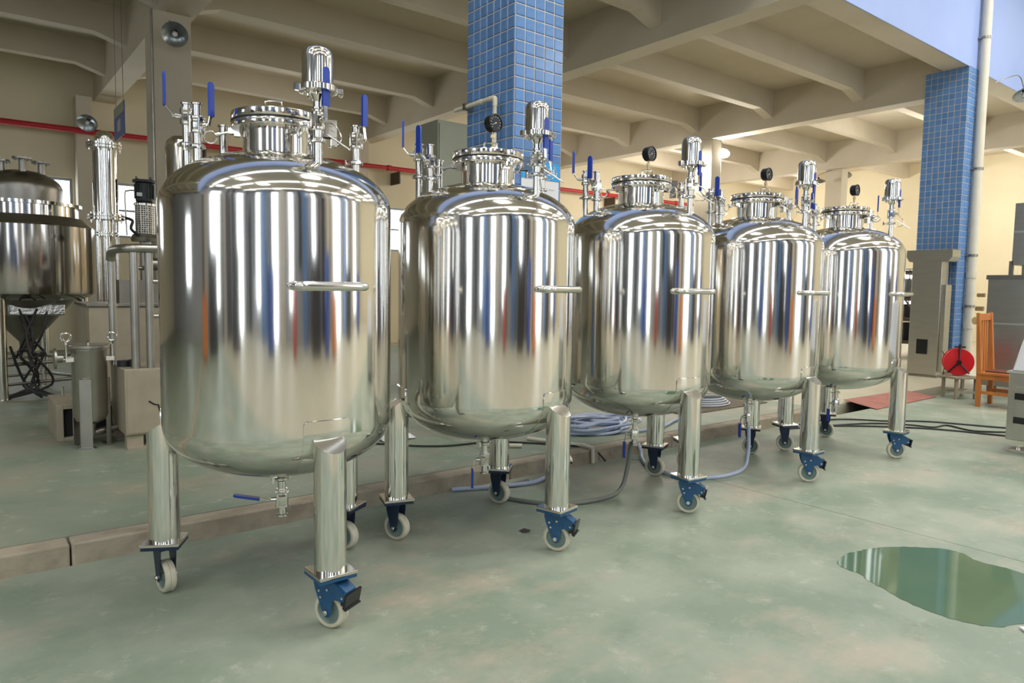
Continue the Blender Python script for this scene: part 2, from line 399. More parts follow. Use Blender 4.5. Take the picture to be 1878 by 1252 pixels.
tiled_pillar(13.90, 5.0, .57, .70, 0, 5.38, (2.55, 5.3), 'blue mosaic tiled pillar at right beside the white drainpipe', 'fl')

# ------------------------------------------------------------------ the tanks
RT, ZB, ZC0, ZC1, HD = .513, .564, .82, 1.80, .256
def dome(rho): return ZC1 + HD * sqrt(max(0, 1 - (rho / RT) ** 2))
CM = {}
def cached(key, fn):
    if key not in CM: CM[key] = fn()
    return CM[key]
def shell_mesh():
    p = []
    for k in range(19): a = pi / 2 * k / 18; p.append((RT * sin(a), ZC0 - HD * cos(a)))
    for k in range(19): a = pi / 2 * k / 18; p.append((RT * cos(a), ZC1 + HD * sin(a)))
    p[0] = (0, ZB); p[-1] = (0, ZC1 + HD)
    return MB().lathe(p, 128).mesh('shell', 40)
def leg_mesh():
    m = MB(); n = 40; r = .068; lo, hi = .25, .80
    vs = [(r * cos(2 * pi * i / n), r * sin(2 * pi * i / n), lo) for i in range(n)]
    vs += [(r * cos(2 * pi * i / n), r * sin(2 * pi * i / n), hi - .62 * r * cos(2 * pi * i / n)) for i in range(n)]
    m.add(vs, [(i, (i + 1) % n, n + (i + 1) % n, n + i) for i in range(n)] + [tuple(reversed(range(n)))])
    return m.mesh('leg', 50)
def cap_mesh():
    m = MB(); n = 40; r = .0675; vs = []
    for h in (.792, .798): vs += [(r * cos(2 * pi * i / n), r * sin(2 * pi * i / n), h - .62 * r * cos(2 * pi * i / n)) for i in range(n)]
    m.add(vs, [tuple(reversed(range(n))), tuple(range(n, 2 * n))] + [(i, (i + 1) % n, n + (i + 1) % n, n + i) for i in range(n)])
    return m.mesh('cap_plate', 30)
def pad_mesh():
    rows = [.64, .68, .72, .76, .80, .84, .87, .885]; half = [.205] * 6 + [.202, .185]; na = 10; vs = []; fs = []
    for z, h in zip(rows, half):
        r = RT * sqrt(1 - (max(0, ZC0 - z) / HD) ** 2)
        for t in (.001, .006):
            for k in range(na + 1): a = h * (2 * k / na - 1); vs.append(((r + t) * cos(a), (r + t) * sin(a), z))
    st = 2 * (na + 1); o = na + 1
    for i in range(len(rows) - 1):
        for k in range(na): fs.append((i * st + o + k, i * st + o + k + 1, (i + 1) * st + o + k + 1, (i + 1) * st + o + k))
        for k in (0, na):
            q = (i * st + k, i * st + o + k, (i + 1) * st + o + k, (i + 1) * st + k); fs.append(q if k == 0 else tuple(reversed(q)))
    i = len(rows) - 1
    for k in range(na): fs.append((i * st + o + k, i * st + o + k + 1, i * st + k + 1, i * st + k)); fs.append((k, k + 1, o + k + 1, o + k))
    return MB().add(vs, fs).mesh('mounting_pad', 30)
def cheek_mesh(brake):
    if brake: poly = [(-.058, .222), (.030, .222), (.062, .198), (.098, .168), (.106, .152), (.100, .138), (.085, .134), (.050, .137), (.036, .128), (.032, .10), (.030, .070), (.020, .056), (.004, .052), (-.010, .060), (-.016, .078), (-.034, .120), (-.052, .165), (-.060, .195)]
    else: poly = [(-.046, .222), (.040, .222), (.038, .17), (.030, .11), (.028, .070), (.018, .057), (.004, .052), (-.010, .058), (-.018, .072), (-.028, .12), (-.044, .18)]
    m = MB()
    for y in (-.037, .033): m.prism([(x, z) for x, z in poly], y, y + .004, Matrix(((1, 0, 0, 0), (0, 0, 1, 0), (0, 1, 0, 0), (0, 0, 0, 1))))
    # turn faces outward irrelevant; add web under the plate
    m.box((-.046, -.034, .205), (.036, .034, .222))
    return m.mesh('fork', 0)
AX = Matrix(((1, 0, 0, .005), (0, 0, 1, 0), (0, -1, 0, .0755), (0, 0, 0, 1)))     # lathe axis z -> y at the axle
def tread_mesh():
    p = [(.056, -.024), (.068, -.025), (.0735, -.021), (.0755, -.014), (.0755, -.004), (.0725, -.001), (.0725, .001), (.0755, .004), (.0755, .014), (.0735, .021), (.068, .025), (.056, .024)]
    return MB().lathe(p, 40, AX, closed=True).mesh('tread', 35)
def hub_mesh():
    p = [(0, -.021), (.016, -.021), (.018, -.014), (.050, -.012), (.057, -.019), (.057, .019), (.050, .012), (.018, .014), (.016, .021), (0, .021)]
    return MB().lathe(p, 32, AX).mesh('wheel_hub', 35)
def bolts_mesh(y):
    m = MB(); m.cyl((.005, y * .030, .0755), (.005, y * .047, .0755), .0125, 6); m.cyl((.005, y * .046, .0755), (.005, y * .051, .0755), .007, 12)
    return m.mesh('axle_bolt', 40)
def rivets_mesh():
    m = MB()
    for y in (-1, 1):
        if 1:
            for x, z in ((-.030, .165), (-.022, .138), (.012, .175), (.088, .152)): m.cyl((x, y * .037, z), (x, y * .0415, z), .0055, 10)
    return m.mesh('rivets', 40)
def brake_housing():
    m = MB(); poly = [(.0, .205), (.03, .214), (.07, .202), (.105, .178), (.108, .165), (.07, .185), (.0, .19)]
    m.prism(poly, -.033, .033, Matrix(((1, 0, 0, 0), (0, 0, 1, 0), (0, 1, 0, 0), (0, 0, 0, 1))))
    return m.mesh('brake_cover', 0)
def pedal_mesh():
    m = MB(); M = T(.112, 0, .142) @ RY(radians(12))
    m.box((-.006, -.052, -.030), (.004, .052, .034), M); m.box((-.030, -.034, -.030), (-.004, .034, -.010), M); m.box((.0, -.052, -.034), (.012, .052, -.028), M)
    return m.mesh('brake_pedal', 0)
def sleeve_poly(L, w, n=6):
    p = [(-w, 0), (-w, L - w)] + [(-w * cos(pi * k / n), L - w + w * sin(pi * k / n)) for k in range(1, n)] + [(w, L - w), (w, 0)]
    return list(reversed(p))
def sleeve_mesh(L=.15, w=.017, t=.011):
    m = MB(); m.prism(sleeve_poly(L, w), -t / 2, t / 2)
    return m.mesh('lever_sleeve', 30)
# ball valve: vertical body, stem to +x, lever bent upwards (or downwards)
def valve_body(h_low, h_high, small=False):
    m = MB(); r = .019
    m.cyl((0, 0, -h_low), (0, 0, h_high), r, 20)
    m.lathe([(0, -.038), (.024, -.038), (.0295, -.030), (.0295, .030), (.024, .038), (0, .038)], 8)
    for z in (-.030, .030): m.lathe([(0, z - .004), (.031, z - .004), (.031, z + .004), (0, z + .004)], 16)
    for a in (45, 135, 225, 315):
        c, s = .030 * cos(radians(a)), .030 * sin(radians(a)); m.cyl((c, s, -.036), (c, s, .036), .0045, 8)
    m.lathe([(0, h_high - .006), (.0265, h_high - .006), (.0265, h_high), (.016, h_high + .001), (0, h_high - .004)], 24)
    m.cyl((.02, 0, 0), (.05, 0, 0), .011, 12); m.cyl((.05, 0, 0), (.062, 0, 0), .008, 6)
    return m
def clamp_geo(m, z, r, ang):
    """tri-clamp ring with its wing nut pointing to ang"""
    m.lathe([(r - .007, z - .008), (r, z - .009), (r + .005, z - .004), (r + .005, z + .004), (r, z + .009), (r - .007, z + .008)], 28, closed=True)
    M = T(0, 0, z) @ RZ(ang)
    m.box((r, -.010, -.008), (r + .018, .010, .008), M)
    k = len(m.v); m.cyl((r + .014, -.024, 0), (r + .014, .03, 0), .0035, 8)
    m.cyl((r + .014, .028, 0), (r + .014, .040, 0), .008, 8); m.cyl((r + .014, .038, -.016), (r + .014, .038, .016), .005, 8)
    m.v[k:] = [tuple(M @ Vector(p)) for p in m.v[k:]]
    M2 = T(0, 0, z) @ RZ(ang + pi); m.box((r, -.008, -.007), (r + .012, .008, .007), M2)
def lever(parent, M, up=1, L=.15, out=.03, rise=.035, side=False):
    """M: frame at the stem (x outwards, z up)"""
    if side: pts = [(.056, 0, 0), (.062, .02, .0), (.066, .055, 0)]
    else: pts = [(.052, 0, 0), (.060, 0, .004 * up), (.056 + out, 0, rise * up), (.056 + out + .004, 0, (rise + .02) * up)]
    key = ('strip', up, out, rise, side)
    def mk():
        m = MB(); w = .009; t = .0015
        for a, b in zip(pts[:-1], pts[1:]):
            a = Vector(a); b = Vector(b); d = (b - a).normalized()
            y = Vector((0, 0, 1)) if side else Vector((0, 1, 0)); nrm = d.cross(y).normalized()
            vs = []
            for p in (a, b):
                for sy, sn in ((-1, -1), (1, -1), (1, 1), (-1, 1)): vs.append(tuple(p + y * w * sy + nrm * t * sn))
            m.add(vs, [(3, 2, 1, 0), (4, 5, 6, 7), (0, 1, 5, 4), (1, 2, 6, 5), (2, 3, 7, 6), (3, 0, 4, 7)])
        return m.mesh('lever', 0)
    lv = obj('lever', cached(key, mk), 'steel', parent, M=M)
    e = Vector(pts[-1]) - (Vector((0, .015, 0)) if side else Vector((0, 0, .015 * up)))
    if side: S = T(*e) @ Matrix(((0, 0, 1, 0), (0, 1, 0, 0), (-1, 0, 0, 0), (0, 0, 0, 1)))
    else: S = T(*e) @ (Matrix(((0, 0, 1, 0), (1, 0, 0, 0), (0, 1, 0, 0), (0, 0, 0, 1))) if up > 0 else Matrix(((0, 0, 1, 0), (-1, 0, 0, 0), (0, -1, 0, 0), (0, 0, 0, 1))))
    s = obj('lever_sleeve', cached(('sleeve', L), lambda: sleeve_mesh(L)), 'blue_sleeve', parent, M=M @ S)
    s['label'] = 'blue plastic lever sleeve'
def valve(root, x, y, zbody, ztop, yaw, up=1, clampz=None, name='ball_valve', base=None, L=.15, side=False, out=.03, rise=.035):
    zb = dome(sqrt(x * x + y * y)) - .03 if base is None else base
    key = ('valve', round(zbody - zb, 3), round(ztop - zbody, 3), clampz and round(clampz - zbody, 3))
    def mk():
        m = valve_body(zbody - zb, ztop - zbody)
        if clampz: clamp_geo(m, clampz - zbody, .030, radians(150))
        return m.mesh('ball_valve', 35)
    v = obj(name, cached(key, mk), 'polished_steel', root, M=T(x, y, zbody) @ RZ(yaw))
    lever(v, Matrix(), up, L, out, rise, side)
    return v
def filter_mesh():
    m = MB(); p = [(0, 2.452), (.025, 2.451), (.046, 2.446), (.058, 2.436), (.0635, 2.42), (.065, 2.40), (.065, 2.292), (0, 2.292)]
    m.lathe(p, 48); return m.mesh('filter_housing', 35)
def filter_base_mesh():
    m = MB(); m.lathe([(0, 2.255), (.035, 2.255), (.052, 2.262), (.074, 2.268), (.074, 2.292), (0, 2.292)], 40)
    m.lathe([(.072, 2.262), (.082, 2.266), (.082, 2.288), (.072, 2.294)], 40, closed=True)
    M = RZ(radians(-20)); m.box((.078, -.012, 2.266), (.105, .012, 2.286), M)
    k = len(m.v); m.cyl((.1, -.03, 2.276), (.1, .045, 2.276), .004, 8); m.cyl((.1, .042, 2.276), (.1, .056, 2.276), .011, 8); m.v[k:] = [tuple(M @ Vector(q)) for q in m.v[k:]]
    k = len(m.v); m.cyl((.1, .048, 2.262), (.1, .052, 2.292), .006, 8); m.v[k:] = [tuple(M @ Vector(q)) for q in m.v[k:]]
    M = RZ(radians(170)); m.box((.078, -.014, 2.262), (.098, .014, 2.29), M)
    for a in range(0, 360, 60): m.cyl((.045 * cos(radians(a)), .045 * sin(radians(a)), 2.245), (.045 * cos(radians(a)), .045 * sin(radians(a)), 2.262), .006, 8)
    m.cyl((0, 0, 2.19), (0, 0, 2.26), .019, 20); m.lathe([(.019, 2.225), (.032, 2.255), (.019, 2.256)], 20, closed=True)
    return m.mesh('filter_base', 35)
def neck_mesh():
    m = MB(); m.lathe([(.150, 2.0), (.156, 2.0), (.156, 2.148), (.204, 2.150), (.206, 2.153), (.206, 2.178), (.204, 2.181), (.15, 2.181)], 72, closed=True)
    m.lathe([(.156, 2.012), (.166, 2.004), (.166, 1.995), (.15, 1.995)], 72, closed=True)
    return m.mesh('manhole_neck', 35)
def lid_mesh():
    m = MB(); m.lathe([(0, 2.187), (.204, 2.187), (.206, 2.19), (.206, 2.219), (.203, 2.223), (.12, 2.226), (0, 2.232)], 72)
    return m.mesh('manhole_lid', 35)
def gasket_mesh(): return MB().lathe([(.14, 2.181), (.2065, 2.1805), (.2065, 2.1875), (.14, 2.187)], 72, closed=True).mesh('gasket', 35)
def lid_handle_mesh():
    M = T(0, 0, 2.222) @ RZ(0)
    m = MB(); m.tube(spline([(.02, -.035, 0), (-.0, -.035, .03), (-.008, -.03, .036), (-.008, .03, .036), (0, .035, .03), (.02, .035, 0)], 4), .0045, 8)
    m.v = [tuple(M @ Vector(p)) for p in m.v]; return m.mesh('lid_handle', 40)
def swing_mesh():
    m = MB()                                                        # frame: x outward from the flange edge
    m.box((.168, -.020, 2.128), (.216, -.010, 2.152)); m.box((.168, .010, 2.128), (.216, .020, 2.152)); m.box((.165, -.020, 2.118), (.19, .020, 2.130))
    m.cyl((.205, -.022, 2.138), (.205, .022, 2.138), .006, 10)
    m.cyl((.205, 0, 2.138), (.262, 0, 2.122), .006, 10); m.cyl((.252, 0, 2.125), (.270, 0, 2.119), .0115, 10)
    return m.mesh('swing_bolt', 35)
def ring_mesh():
    return MB().torus(.027, .0042, 24, 8, T(.292, 0, 2.108) @ RX(radians(75)) @ RY(radians(8))).mesh('pull_ring', 50)
def hinge_mesh():
    m = MB(); m.box((.19, -.040, 2.19), (.262, .040, 2.218)); m.box((.185, -.030, 2.142), (.262, -.018, 2.218)); m.box((.185, .018, 2.142), (.262, .030, 2.218))
    m.cyl((.245, -.045, 2.178), (.245, .045, 2.178), .010, 12); m.box((.235, -.022, 2.10), (.262, .022, 2.165))
    return m.mesh('lid_hinge', 0)
GX = Matrix(((1, 0, 0, 0), (0, 0, -1, 0), (0, 1, 0, 0), (0, 0, 0, 1)))       # lathe z -> -y
def gauge_body():
    m = MB(); m.lathe([(0, -.028), (.040, -.028), (.047, -.020), (.047, .016), (.051, .020), (.051, .028), (.045, .029), (.045, .024), (0, .024)], 48, T(0, 0, .058) @ GX)
    return m.mesh('gauge_case', 35)
def gauge_stem():
    m = MB(); m.cyl((0, 0, -.09), (0, 0, .012), .008, 12); m.cyl((0, 0, -.022), (0, 0, -.004), .0135, 6); m.cyl((0, 0, -.09), (0, 0, -.07), .016, 16)
    return m.mesh('gauge_stem', 35)
def gauge_marks():
    m = MB()
    for k in range(11):
        a = radians(-135 + 27 * k); m.box((-.0012, -.0256, .030), (.0012, -.0246, .038), T(0, 0, .058) @ RY(a))
    m.box((-.001, -.0262, -.008), (.001, -.0252, .026), T(0, 0, .058) @ RY(radians(-120))); m.cyl((0, -.024, .058), (0, -.0275, .058), .004, 12)
    return m.mesh('gauge_marks', 0)
def grip_mesh():
    r0 = .50; a = radians(17.5); y = r0 * sin(a); x0 = r0 * cos(a)
    pts = spline([(x0, -y, 1.447), (x0 + .045, -y - .004, 1.447), (x0 + .068, -y + .006, 1.447), (x0 + .078, -y + .03, 1.447), (x0 + .082, 0, 1.447), (x0 + .078, y - .03, 1.447), (x0 + .068, y - .006, 1.447), (x0 + .045, y + .004, 1.447), (x0, y, 1.447)], 6)
    m = MB(); m.tube(pts, .019, 16)
    for s in (-1, 1): m.torus(.022, .006, 20, 8, T(x0 + .005, s * y, 1.447) @ RZ(s * a * .9) @ RY(pi / 2))
    return m.mesh('push_handle', 60)
def drain_mesh():
    m = MB(); m.cyl((0, 0, .46), (0, 0, ZB + .01), .019, 20); m.lathe([(.02, ZB + .004), (.045, ZB + .004), (.045, ZB - .006), (.02, ZB - .006)], 24, closed=True)
    clamp_geo(m, .525, .030, radians(165));
    return m.mesh('drain_pipe', 35)
def wire_mesh():
    m = MB(); m.tube(spline([(.03, 0, 2.15), (.08, -.02, 2.12), (.10, -.03, 2.07), (.075, -.03, 2.04), (.03, -.01, 2.04)], 6), .003, 6); m.cyl((.04, -.01, 2.09), (.14, -.06, 2.02), .004, 8)
    return m.mesh('retaining_wire', 50)
WSTR = {}
def text_mesh(s, size, bold=0):
    if s not in WSTR:
        c = bpy.data.curves.new('t', 'FONT'); c.body = s; c.size = size; c.align_x = 'CENTER'; c.align_y = 'CENTER'; c.extrude = .0006
        o = bpy.data.objects.new('t', c); COL.objects.link(o); dg = bpy.context.evaluated_depsgraph_get(); dg.update()
        WSTR[s] = bpy.data.meshes.new_from_object(o.evaluated_get(dg)); bpy.data.objects.remove(o)
    return WSTR[s]
def tank(idx, x, y, ang, label):
    root = thing('storage_tank', label, 'tank', (x, y, 0), 0, 'wheeled mirror-polished storage tanks in a row')
    A = radians(ang)
    obj('shell', cached('shell', shell_mesh), 'polished_steel', root)
    for k in range(3):
        a = A - k * 2 * pi / 3; M = RZ(a) @ T(.532, 0, 0)
        lg = obj('leg', cached('leg', leg_mesh), 'polished_steel', root, M=M)
        obj('cap_plate', cached('cap', cap_mesh), 'steel', lg)
        fp = obj('foot_plate', cached('foot', lambda: MB().box((-.085, -.085, .238), (.085, .085, .252)).mesh('foot_plate', 0)), 'steel', lg, bevel=.003)
        obj('caster_plate', cached('cplate', lambda: MB().box((-.082, -.082, .222), (.082, .082, .2375)).mesh('caster_plate', 0)), 'blue_bracket' if k == 0 else 'shaded_bracket', lg, bevel=.002)
        obj('mounting_pad', cached('pad', pad_mesh), 'polished_steel', root, M=RZ(a))
        brake = k == 0; head = radians({0: -62, 1: -80 if idx == 0 else -62, 2: -64}[k] + (4 * idx if brake else random.uniform(-6, 6)))
        CMx = RZ(a) @ T(.532, 0, 0) @ RZ(head - a)
        bm = 'blue_bracket' if brake else 'shaded_bracket'
        cs = obj('caster', cached('caster_top', lambda: MB().lathe([(0, .208), (.040, .208), (.046, .226), (0, .226)], 24).mesh('caster_plate', 30)), bm, root, M=CMx)
        cs['label'] = 'swivel caster with brake pedal' if brake else 'plain swivel caster'
        obj('fork', cached(('fork', brake), lambda: cheek_mesh(brake)), bm, cs)
        obj('tread', cached('tread', tread_mesh), 'tread_cream', cs); obj('wheel_hub', cached('hub', hub_mesh), 'hub_grey', cs)
        for sd in (-1, 1): obj('axle_bolt', cached(('bolt', sd), lambda: bolts_mesh(sd)), 'steel', cs)
        if brake:
            rv = obj('rivets', cached('rivets', rivets_mesh), 'steel', cs); rv['kind'] = 'stuff'
            obj('brake_cover', cached('bcov', brake_housing), bm, cs); obj('brake_pedal', cached('pedal', pedal_mesh), 'black_plastic', cs)
    obj('push_handle', cached('grip', grip_mesh), 'steel', root, M=RZ(A + radians(1)))
    # manhole
    obj('manhole_neck', cached('neck', neck_mesh), 'polished_steel', root)
    lid = obj('manhole_lid', cached('lid', lid_mesh), 'polished_steel', root)
    obj('gasket', cached('gasket', gasket_mesh), 'black_rubber', lid)
    obj('lid_handle', cached('lidh', lid_handle_mesh), 'steel', lid, M=RZ(radians(60)) @ T(-.125, .0, 0))
    obj('lid_hinge', cached('hinge', hinge_mesh), 'steel', root, M=RZ(radians(-22)))
    for a in (-93, 162, 55):
        s = obj('swing_bolt', cached('swing', swing_mesh), 'steel', root, M=RZ(radians(a + random.uniform(-3, 3))))
        obj('pull_ring', cached('ring', ring_mesh), 'steel', s)
    # nozzles and valves on the dome
    valve(root, -.327, .11, 2.155, 2.248, radians(-48 if idx == 0 else 195), clampz=2.06, rise=.03, out=.01 if idx == 0 else .03)
    valve(root, -.35, .19, 2.20, 2.26, radians(172 if idx == 0 else 150), clampz=2.075)
    valve(root, .355, -.07, 2.15, 2.222, radians(-68), clampz=2.045, rise=.06, out=-.005)
    nz = MB().cyl((0, 0, -.2), (0, 0, 0), .019, 20).lathe([(0, -.006), (.0265, -.006), (.0265, 0), (.0, -.002)], 24)
    obj('spare_nozzle', cached('nozzle', lambda: nz.mesh('nozzle', 35)), 'polished_steel', root, M=T(-.17, .26, 2.20))
    # vent filter on its own valve
    fx, fy = (.036, -.365) if idx == 0 else (.037, -.395)
    fv = valve(root, fx, fy, 2.145, 2.20, radians(-80), clampz=2.065, name='filter_valve', rise=.05, out=.0, L=.16)
    fb = obj('vent_filter', cached('fbase', filter_base_mesh), 'polished_steel', root, M=T(fx, fy, 0))
    obj('filter_housing', cached('filter', filter_mesh), 'polished_steel', fb)
    obj('retaining_wire', cached('wire', wire_mesh), 'steel', fv, M=T(0, 0, -2.145) @ RZ(radians(50)))
    if idx:
        g = obj('pressure_gauge', cached('gcase', gauge_body), 'black_plastic', root, M=T(-.043, -.10, 2.315) @ RZ(radians(4)))
        obj('gauge_stem', cached('gstem', gauge_stem), 'brass', g); obj('gauge_marks', cached('gmarks', gauge_marks), 'white_mark', g)
    # drain
    obj('drain_pipe', cached('drain', drain_mesh), 'steel', root)
    dv = obj('drain_valve', cached('dvalve', lambda: valve_body(.075, .05).lathe([(0, -.082), (.0265, -.082), (.0265, -.074), (.019, -.070), (0, -.070)], 24).mesh('drain_valve', 35)), 'steel', root, M=T(0, 0, .425) @ RZ(radians(158 if idx == 0 else 150)))
    if idx == 0:
        lever(dv, RX(radians(0)) @ Matrix(), up=1, side=True) if False else lever(dv, RY(radians(78)) @ T(-.045, 0, .045), up=1, L=.12, out=.0, rise=.05)
    else: lever(dv, Matrix(), up=-1, L=.12, out=.012, rise=.05)
    return root
TK = [(1.219, 3.306, -88.9), (2.480, 3.385, -76.8), (3.809, 3.391, -96.2), (5.130, 3.331, -89.8), (6.471, 3.286, -84.1)]
LB = ['largest looking mirror-polished wheeled steel tank, nearest the camera, without a dial gauge',
      'mirror-polished wheeled steel tank standing before the near blue tiled pillar, second in row',
      'mirror-polished wheeled steel tank in the middle of the row, hose coil behind its legs',
      'polished wheeled steel tank with a pale blue hose curving from its drain',
      'farthest mirror-polished wheeled steel tank, at the right end of the row by the steel cabinet']
for i, (x, y, a) in enumerate(TK): tank(i, x, y, a, LB[i])

# ------------------------------------------------------------------ equipment on the raised floor at left
def flange(m, x, y, z, r, bolts=8, t=.022, gap=.012):
    m.lathe([(0, z - t - gap / 2), (r, z - t - gap / 2), (r, z - gap / 2), (r * .8, z - gap / 2), (r * .8, z + gap / 2), (r, z + gap / 2), (r, z + t + gap / 2), (0, z + t + gap / 2)], 32, T(x, y, 0))
    for k in range(bolts):
        a = 2 * pi * (k + .3) / bolts; c = x + r * .88 * cos(a); s_ = y + r * .88 * sin(a)
        m.cyl((c, s_, z - t - gap - .022), (c, s_, z + t + gap + .016), .010, 6)
# big jacketed reactor
RX_, RY_ = .70, 10.15
r = thing('reactor_vessel', 'large dark-reflecting steel reactor vessel with flanged dome nozzles at the far left', 'vessel', (RX_, RY_, PF))
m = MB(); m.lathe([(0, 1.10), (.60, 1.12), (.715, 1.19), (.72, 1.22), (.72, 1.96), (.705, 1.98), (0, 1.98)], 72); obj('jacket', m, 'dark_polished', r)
m = MB(); m.lathe([(0, 1.981), (.704, 1.981), (.60, 2.075), (.575, 2.08), (0, 2.08)], 72); obj('shoulder_cone', m, 'dull_steel', r)
m = MB(); m.lathe([(0, 2.08), (.555, 2.08), (.555, 2.20), (.60, 2.20), (.60, 2.235), (.56, 2.235), (0, 2.235)], 72); obj('rim', m, 'polished_steel', r)
dm = [(0, 2.235), (.40, 2.235), (.41, 2.36)] + [(.41 * cos(pi / 2 * k / 12), 2.40 + .22 * sin(pi / 2 * k / 12)) for k in range(13)]
m = MB(); m.lathe(dm, 64); obj('dome', m, 'dull_steel', r)
for dx, dy, h in ((-.19, -.05, 2.69), (.0, -.2, 2.72), (.19, -.1, 2.70)):
    m = MB(); m.cyl((dx, dy, 2.45), (dx, dy, h), .036, 20); m.lathe([(0, h), (.10, h), (.10, h + .018), (0, h + .018)], 24, T(dx, dy, 0))
    for k in range(8): m.cyl((dx + .08 * cos(k * pi / 4), dy + .08 * sin(k * pi / 4), h - .01), (dx + .08 * cos(k * pi / 4), dy + .08 * sin(k * pi / 4), h + .03), .008, 6)
    obj('nozzle', m, 'dull_steel', r)
m = MB(); m.lathe([(0, .52), (.07, .52), (.08, .62), (.50, 1.12), (0, 1.12)], 48); obj('bottom_cone', m, 'dull_steel', r)
for a in (-2.05, -.35, 1.2, 2.75):
    m = MB(); m.cyl((.60 * cos(a), .60 * sin(a), 0), (.60 * cos(a), .60 * sin(a), 1.15), .055, 20); m.cyl((.60 * cos(a), .60 * sin(a), 0), (.60 * cos(a), .60 * sin(a), .02), .085, 20); obj('leg', m, 'polished_steel', r)
for z_ in (.18, .40):
    m = MB(); P = [(.60 * cos(a), .60 * sin(a), z_) for a in (-2.05, -.35, 1.2, 2.75)]
    for k in range(4): m.cyl(P[k], P[(k + 1) % 4], .020, 12)
    obj('leg_brace', m, 'dull_steel', r)
m = MB(); m.box((-.2, -.42, .94), (.35, -.36, 1.08)); obj('insulation_wrap', m, 'foil', r, bevel=.02)
hz = thing('black_hose_bundle', 'tangle of black hoses hanging under the large reactor vessel', 'hose', (RX_, RY_ - .35, PF))
for k in range(7):
    x0 = random.uniform(-.12, .3); pts = [(x0, random.uniform(-.1, .1), 1.02), (x0 * .6 + random.uniform(-.1, .1), -.1, .75), (random.uniform(-.15, .15), random.uniform(-.2, 0), .48), (random.uniform(-.25, .2), random.uniform(-.25, -.05), .35 + .04 * k), (random.uniform(-.2, .2), -.1, .15), (random.uniform(-.35, .3), -.2, .02)]
    obj('hose', MB().tube(spline(pts, 6), .014, 8), 'cable_black', hz)
# flanged pipe column
r = thing('condenser_tower', 'tall shiny steel pipe column with bolted flanges and a domed cap at left', 'column', (1.385, 9.0, PF))
m = MB(); m.cyl((0, 0, 2.06), (0, 0, 2.80), .124, 40); obj('upper_pipe', m, 'polished_steel', r)
m = MB(); flange(m, 0, 0, 2.815, .18); obj('flange', m, 'steel', r)
m = MB(); flange(m, 0, 0, 2.045, .18); obj('flange', m, 'steel', r)
m = MB(); flange(m, 0, 0, 1.86, .115, 6, .016); obj('flange', m, 'steel', r)
m = MB(); m.lathe([(0, 2.84), (.085, 2.84), (.088, 2.86), (.088, 2.93), (.07, 2.965), (.035, 2.98), (0, 2.984)], 40); obj('end_cap', m, 'steel', r)
m = MB(); m.cyl((0, 0, 1.86), (0, 0, 2.02), .062, 28); m.cyl((0, 0, 0), (0, 0, 1.85), .05, 24); obj('lower_pipe', m, 'polished_steel', r)
m = MB(); m.cyl((-.085, -.02, 0), (-.085, -.02, 2.03), .028, 16); obj('side_pipe', m, 'polished_steel', r)
m = MB(); m.cyl((.10, .02, 1.2), (.10, .02, 2.0), .022, 16); m.tube(spline([(.10, .02, 1.25), (.12, 0, 1.1), (.2, -.05, 1.02), (.35, -.05, 1.0)], 5), .022, 10); obj('branch_pipe', m, 'steel', r)
m = MB(); m.tube(spline([(.17, -.08, 2.05), (.24, -.1, 2.02), (.22, -.12, 1.93), (.30, -.1, 1.86), (.36, -.1, 1.80)], 5), .017, 8); obj('hose', m, 'cable_black', r)
# agitator
r = thing('agitator', 'black motor on top of a perforated steel guard, right of the flanged pipe column', 'motor', (1.77, 9.0, PF))
m = MB(); m.lathe([(0, 2.25), (.088, 2.25), (.092, 2.27), (.092, 2.45), (.085, 2.46), (0, 2.46)], 32)
for k in range(18): a = 2 * pi * k / 18; m.box((.090, -.003, 2.28), (.104, .003, 2.44), RZ(a))
obj('motor_body', m, 'motor_dark', r)
m = MB(); m.lathe([(0, 2.462), (.118, 2.462), (.122, 2.475), (.118, 2.49), (0, 2.50)], 32)
for k in range(4): m.cyl((.10 * cos(k * pi / 2 + .5), .10 * sin(k * pi / 2 + .5), 2.49), (.10 * cos(k * pi / 2 + .5), .10 * sin(k * pi / 2 + .5), 2.52), .008, 8)
obj('motor_flange', m, 'motor_dark', r)
m = MB(); m.lathe([(0, 2.205), (.112, 2.205), (.112, 2.225), (.08, 2.25), (0, 2.25)], 32); obj('bearing_plate', m, 'steel', r)
m = MB(); m.lathe([(.100, 1.88), (.101, 2.205), (.098, 2.205), (.097, 1.88)], 40, closed=True); obj('perforated_guard', m, 'perforated_steel', r)
m = MB(); m.cyl((0, 0, .0), (0, 0, 1.88), .06, 24); m.lathe([(0, 1.80), (.14, 1.80), (.15, 1.84), (.13, 1.88), (0, 1.88)], 32); obj('stand_pipe', m, 'dull_steel', r)
m = MB(); m.box((-.095, -.098, 2.30), (-.04, -.088, 2.34)); obj('rating_plate', m, 'sign_white', r)
m = MB(); m.tube(spline([(-.19, -.02, 1.86), (-.20, -.02, 2.30), (-.17, -.02, 2.355), (-.09, -.02, 2.365)], 6), .009, 8); obj('oil_tube', m, 'satin_steel', r)
# tall steel column behind the first tank
r = thing('steel_tower', 'tall steel cylinder rising behind the left shoulder of the nearest tank', 'column', (1.93, 8.0, PF))
m = MB(); m.lathe([(0, 0), (.155, 0), (.155, 2.72), (.14, 2.79), (.09, 2.835), (0, 2.85)], 48); obj('cylinder', m, 'polished_steel', r)
m = MB(); m.lathe([(.155, 2.35), (.160, 2.35), (.160, 2.362), (.155, 2.362)], 48, closed=True); obj('weld_band', m, 'dull_steel', r)
r = obj('vent_pipe', MB().cyl((2.32, 7.6, PF), (2.32, 7.6, 2.78), .028, 20), 'steel'); tag(r, 'slim bright steel pipe standing between the spare nozzle and manhole of the nearest tank', 'pipe')
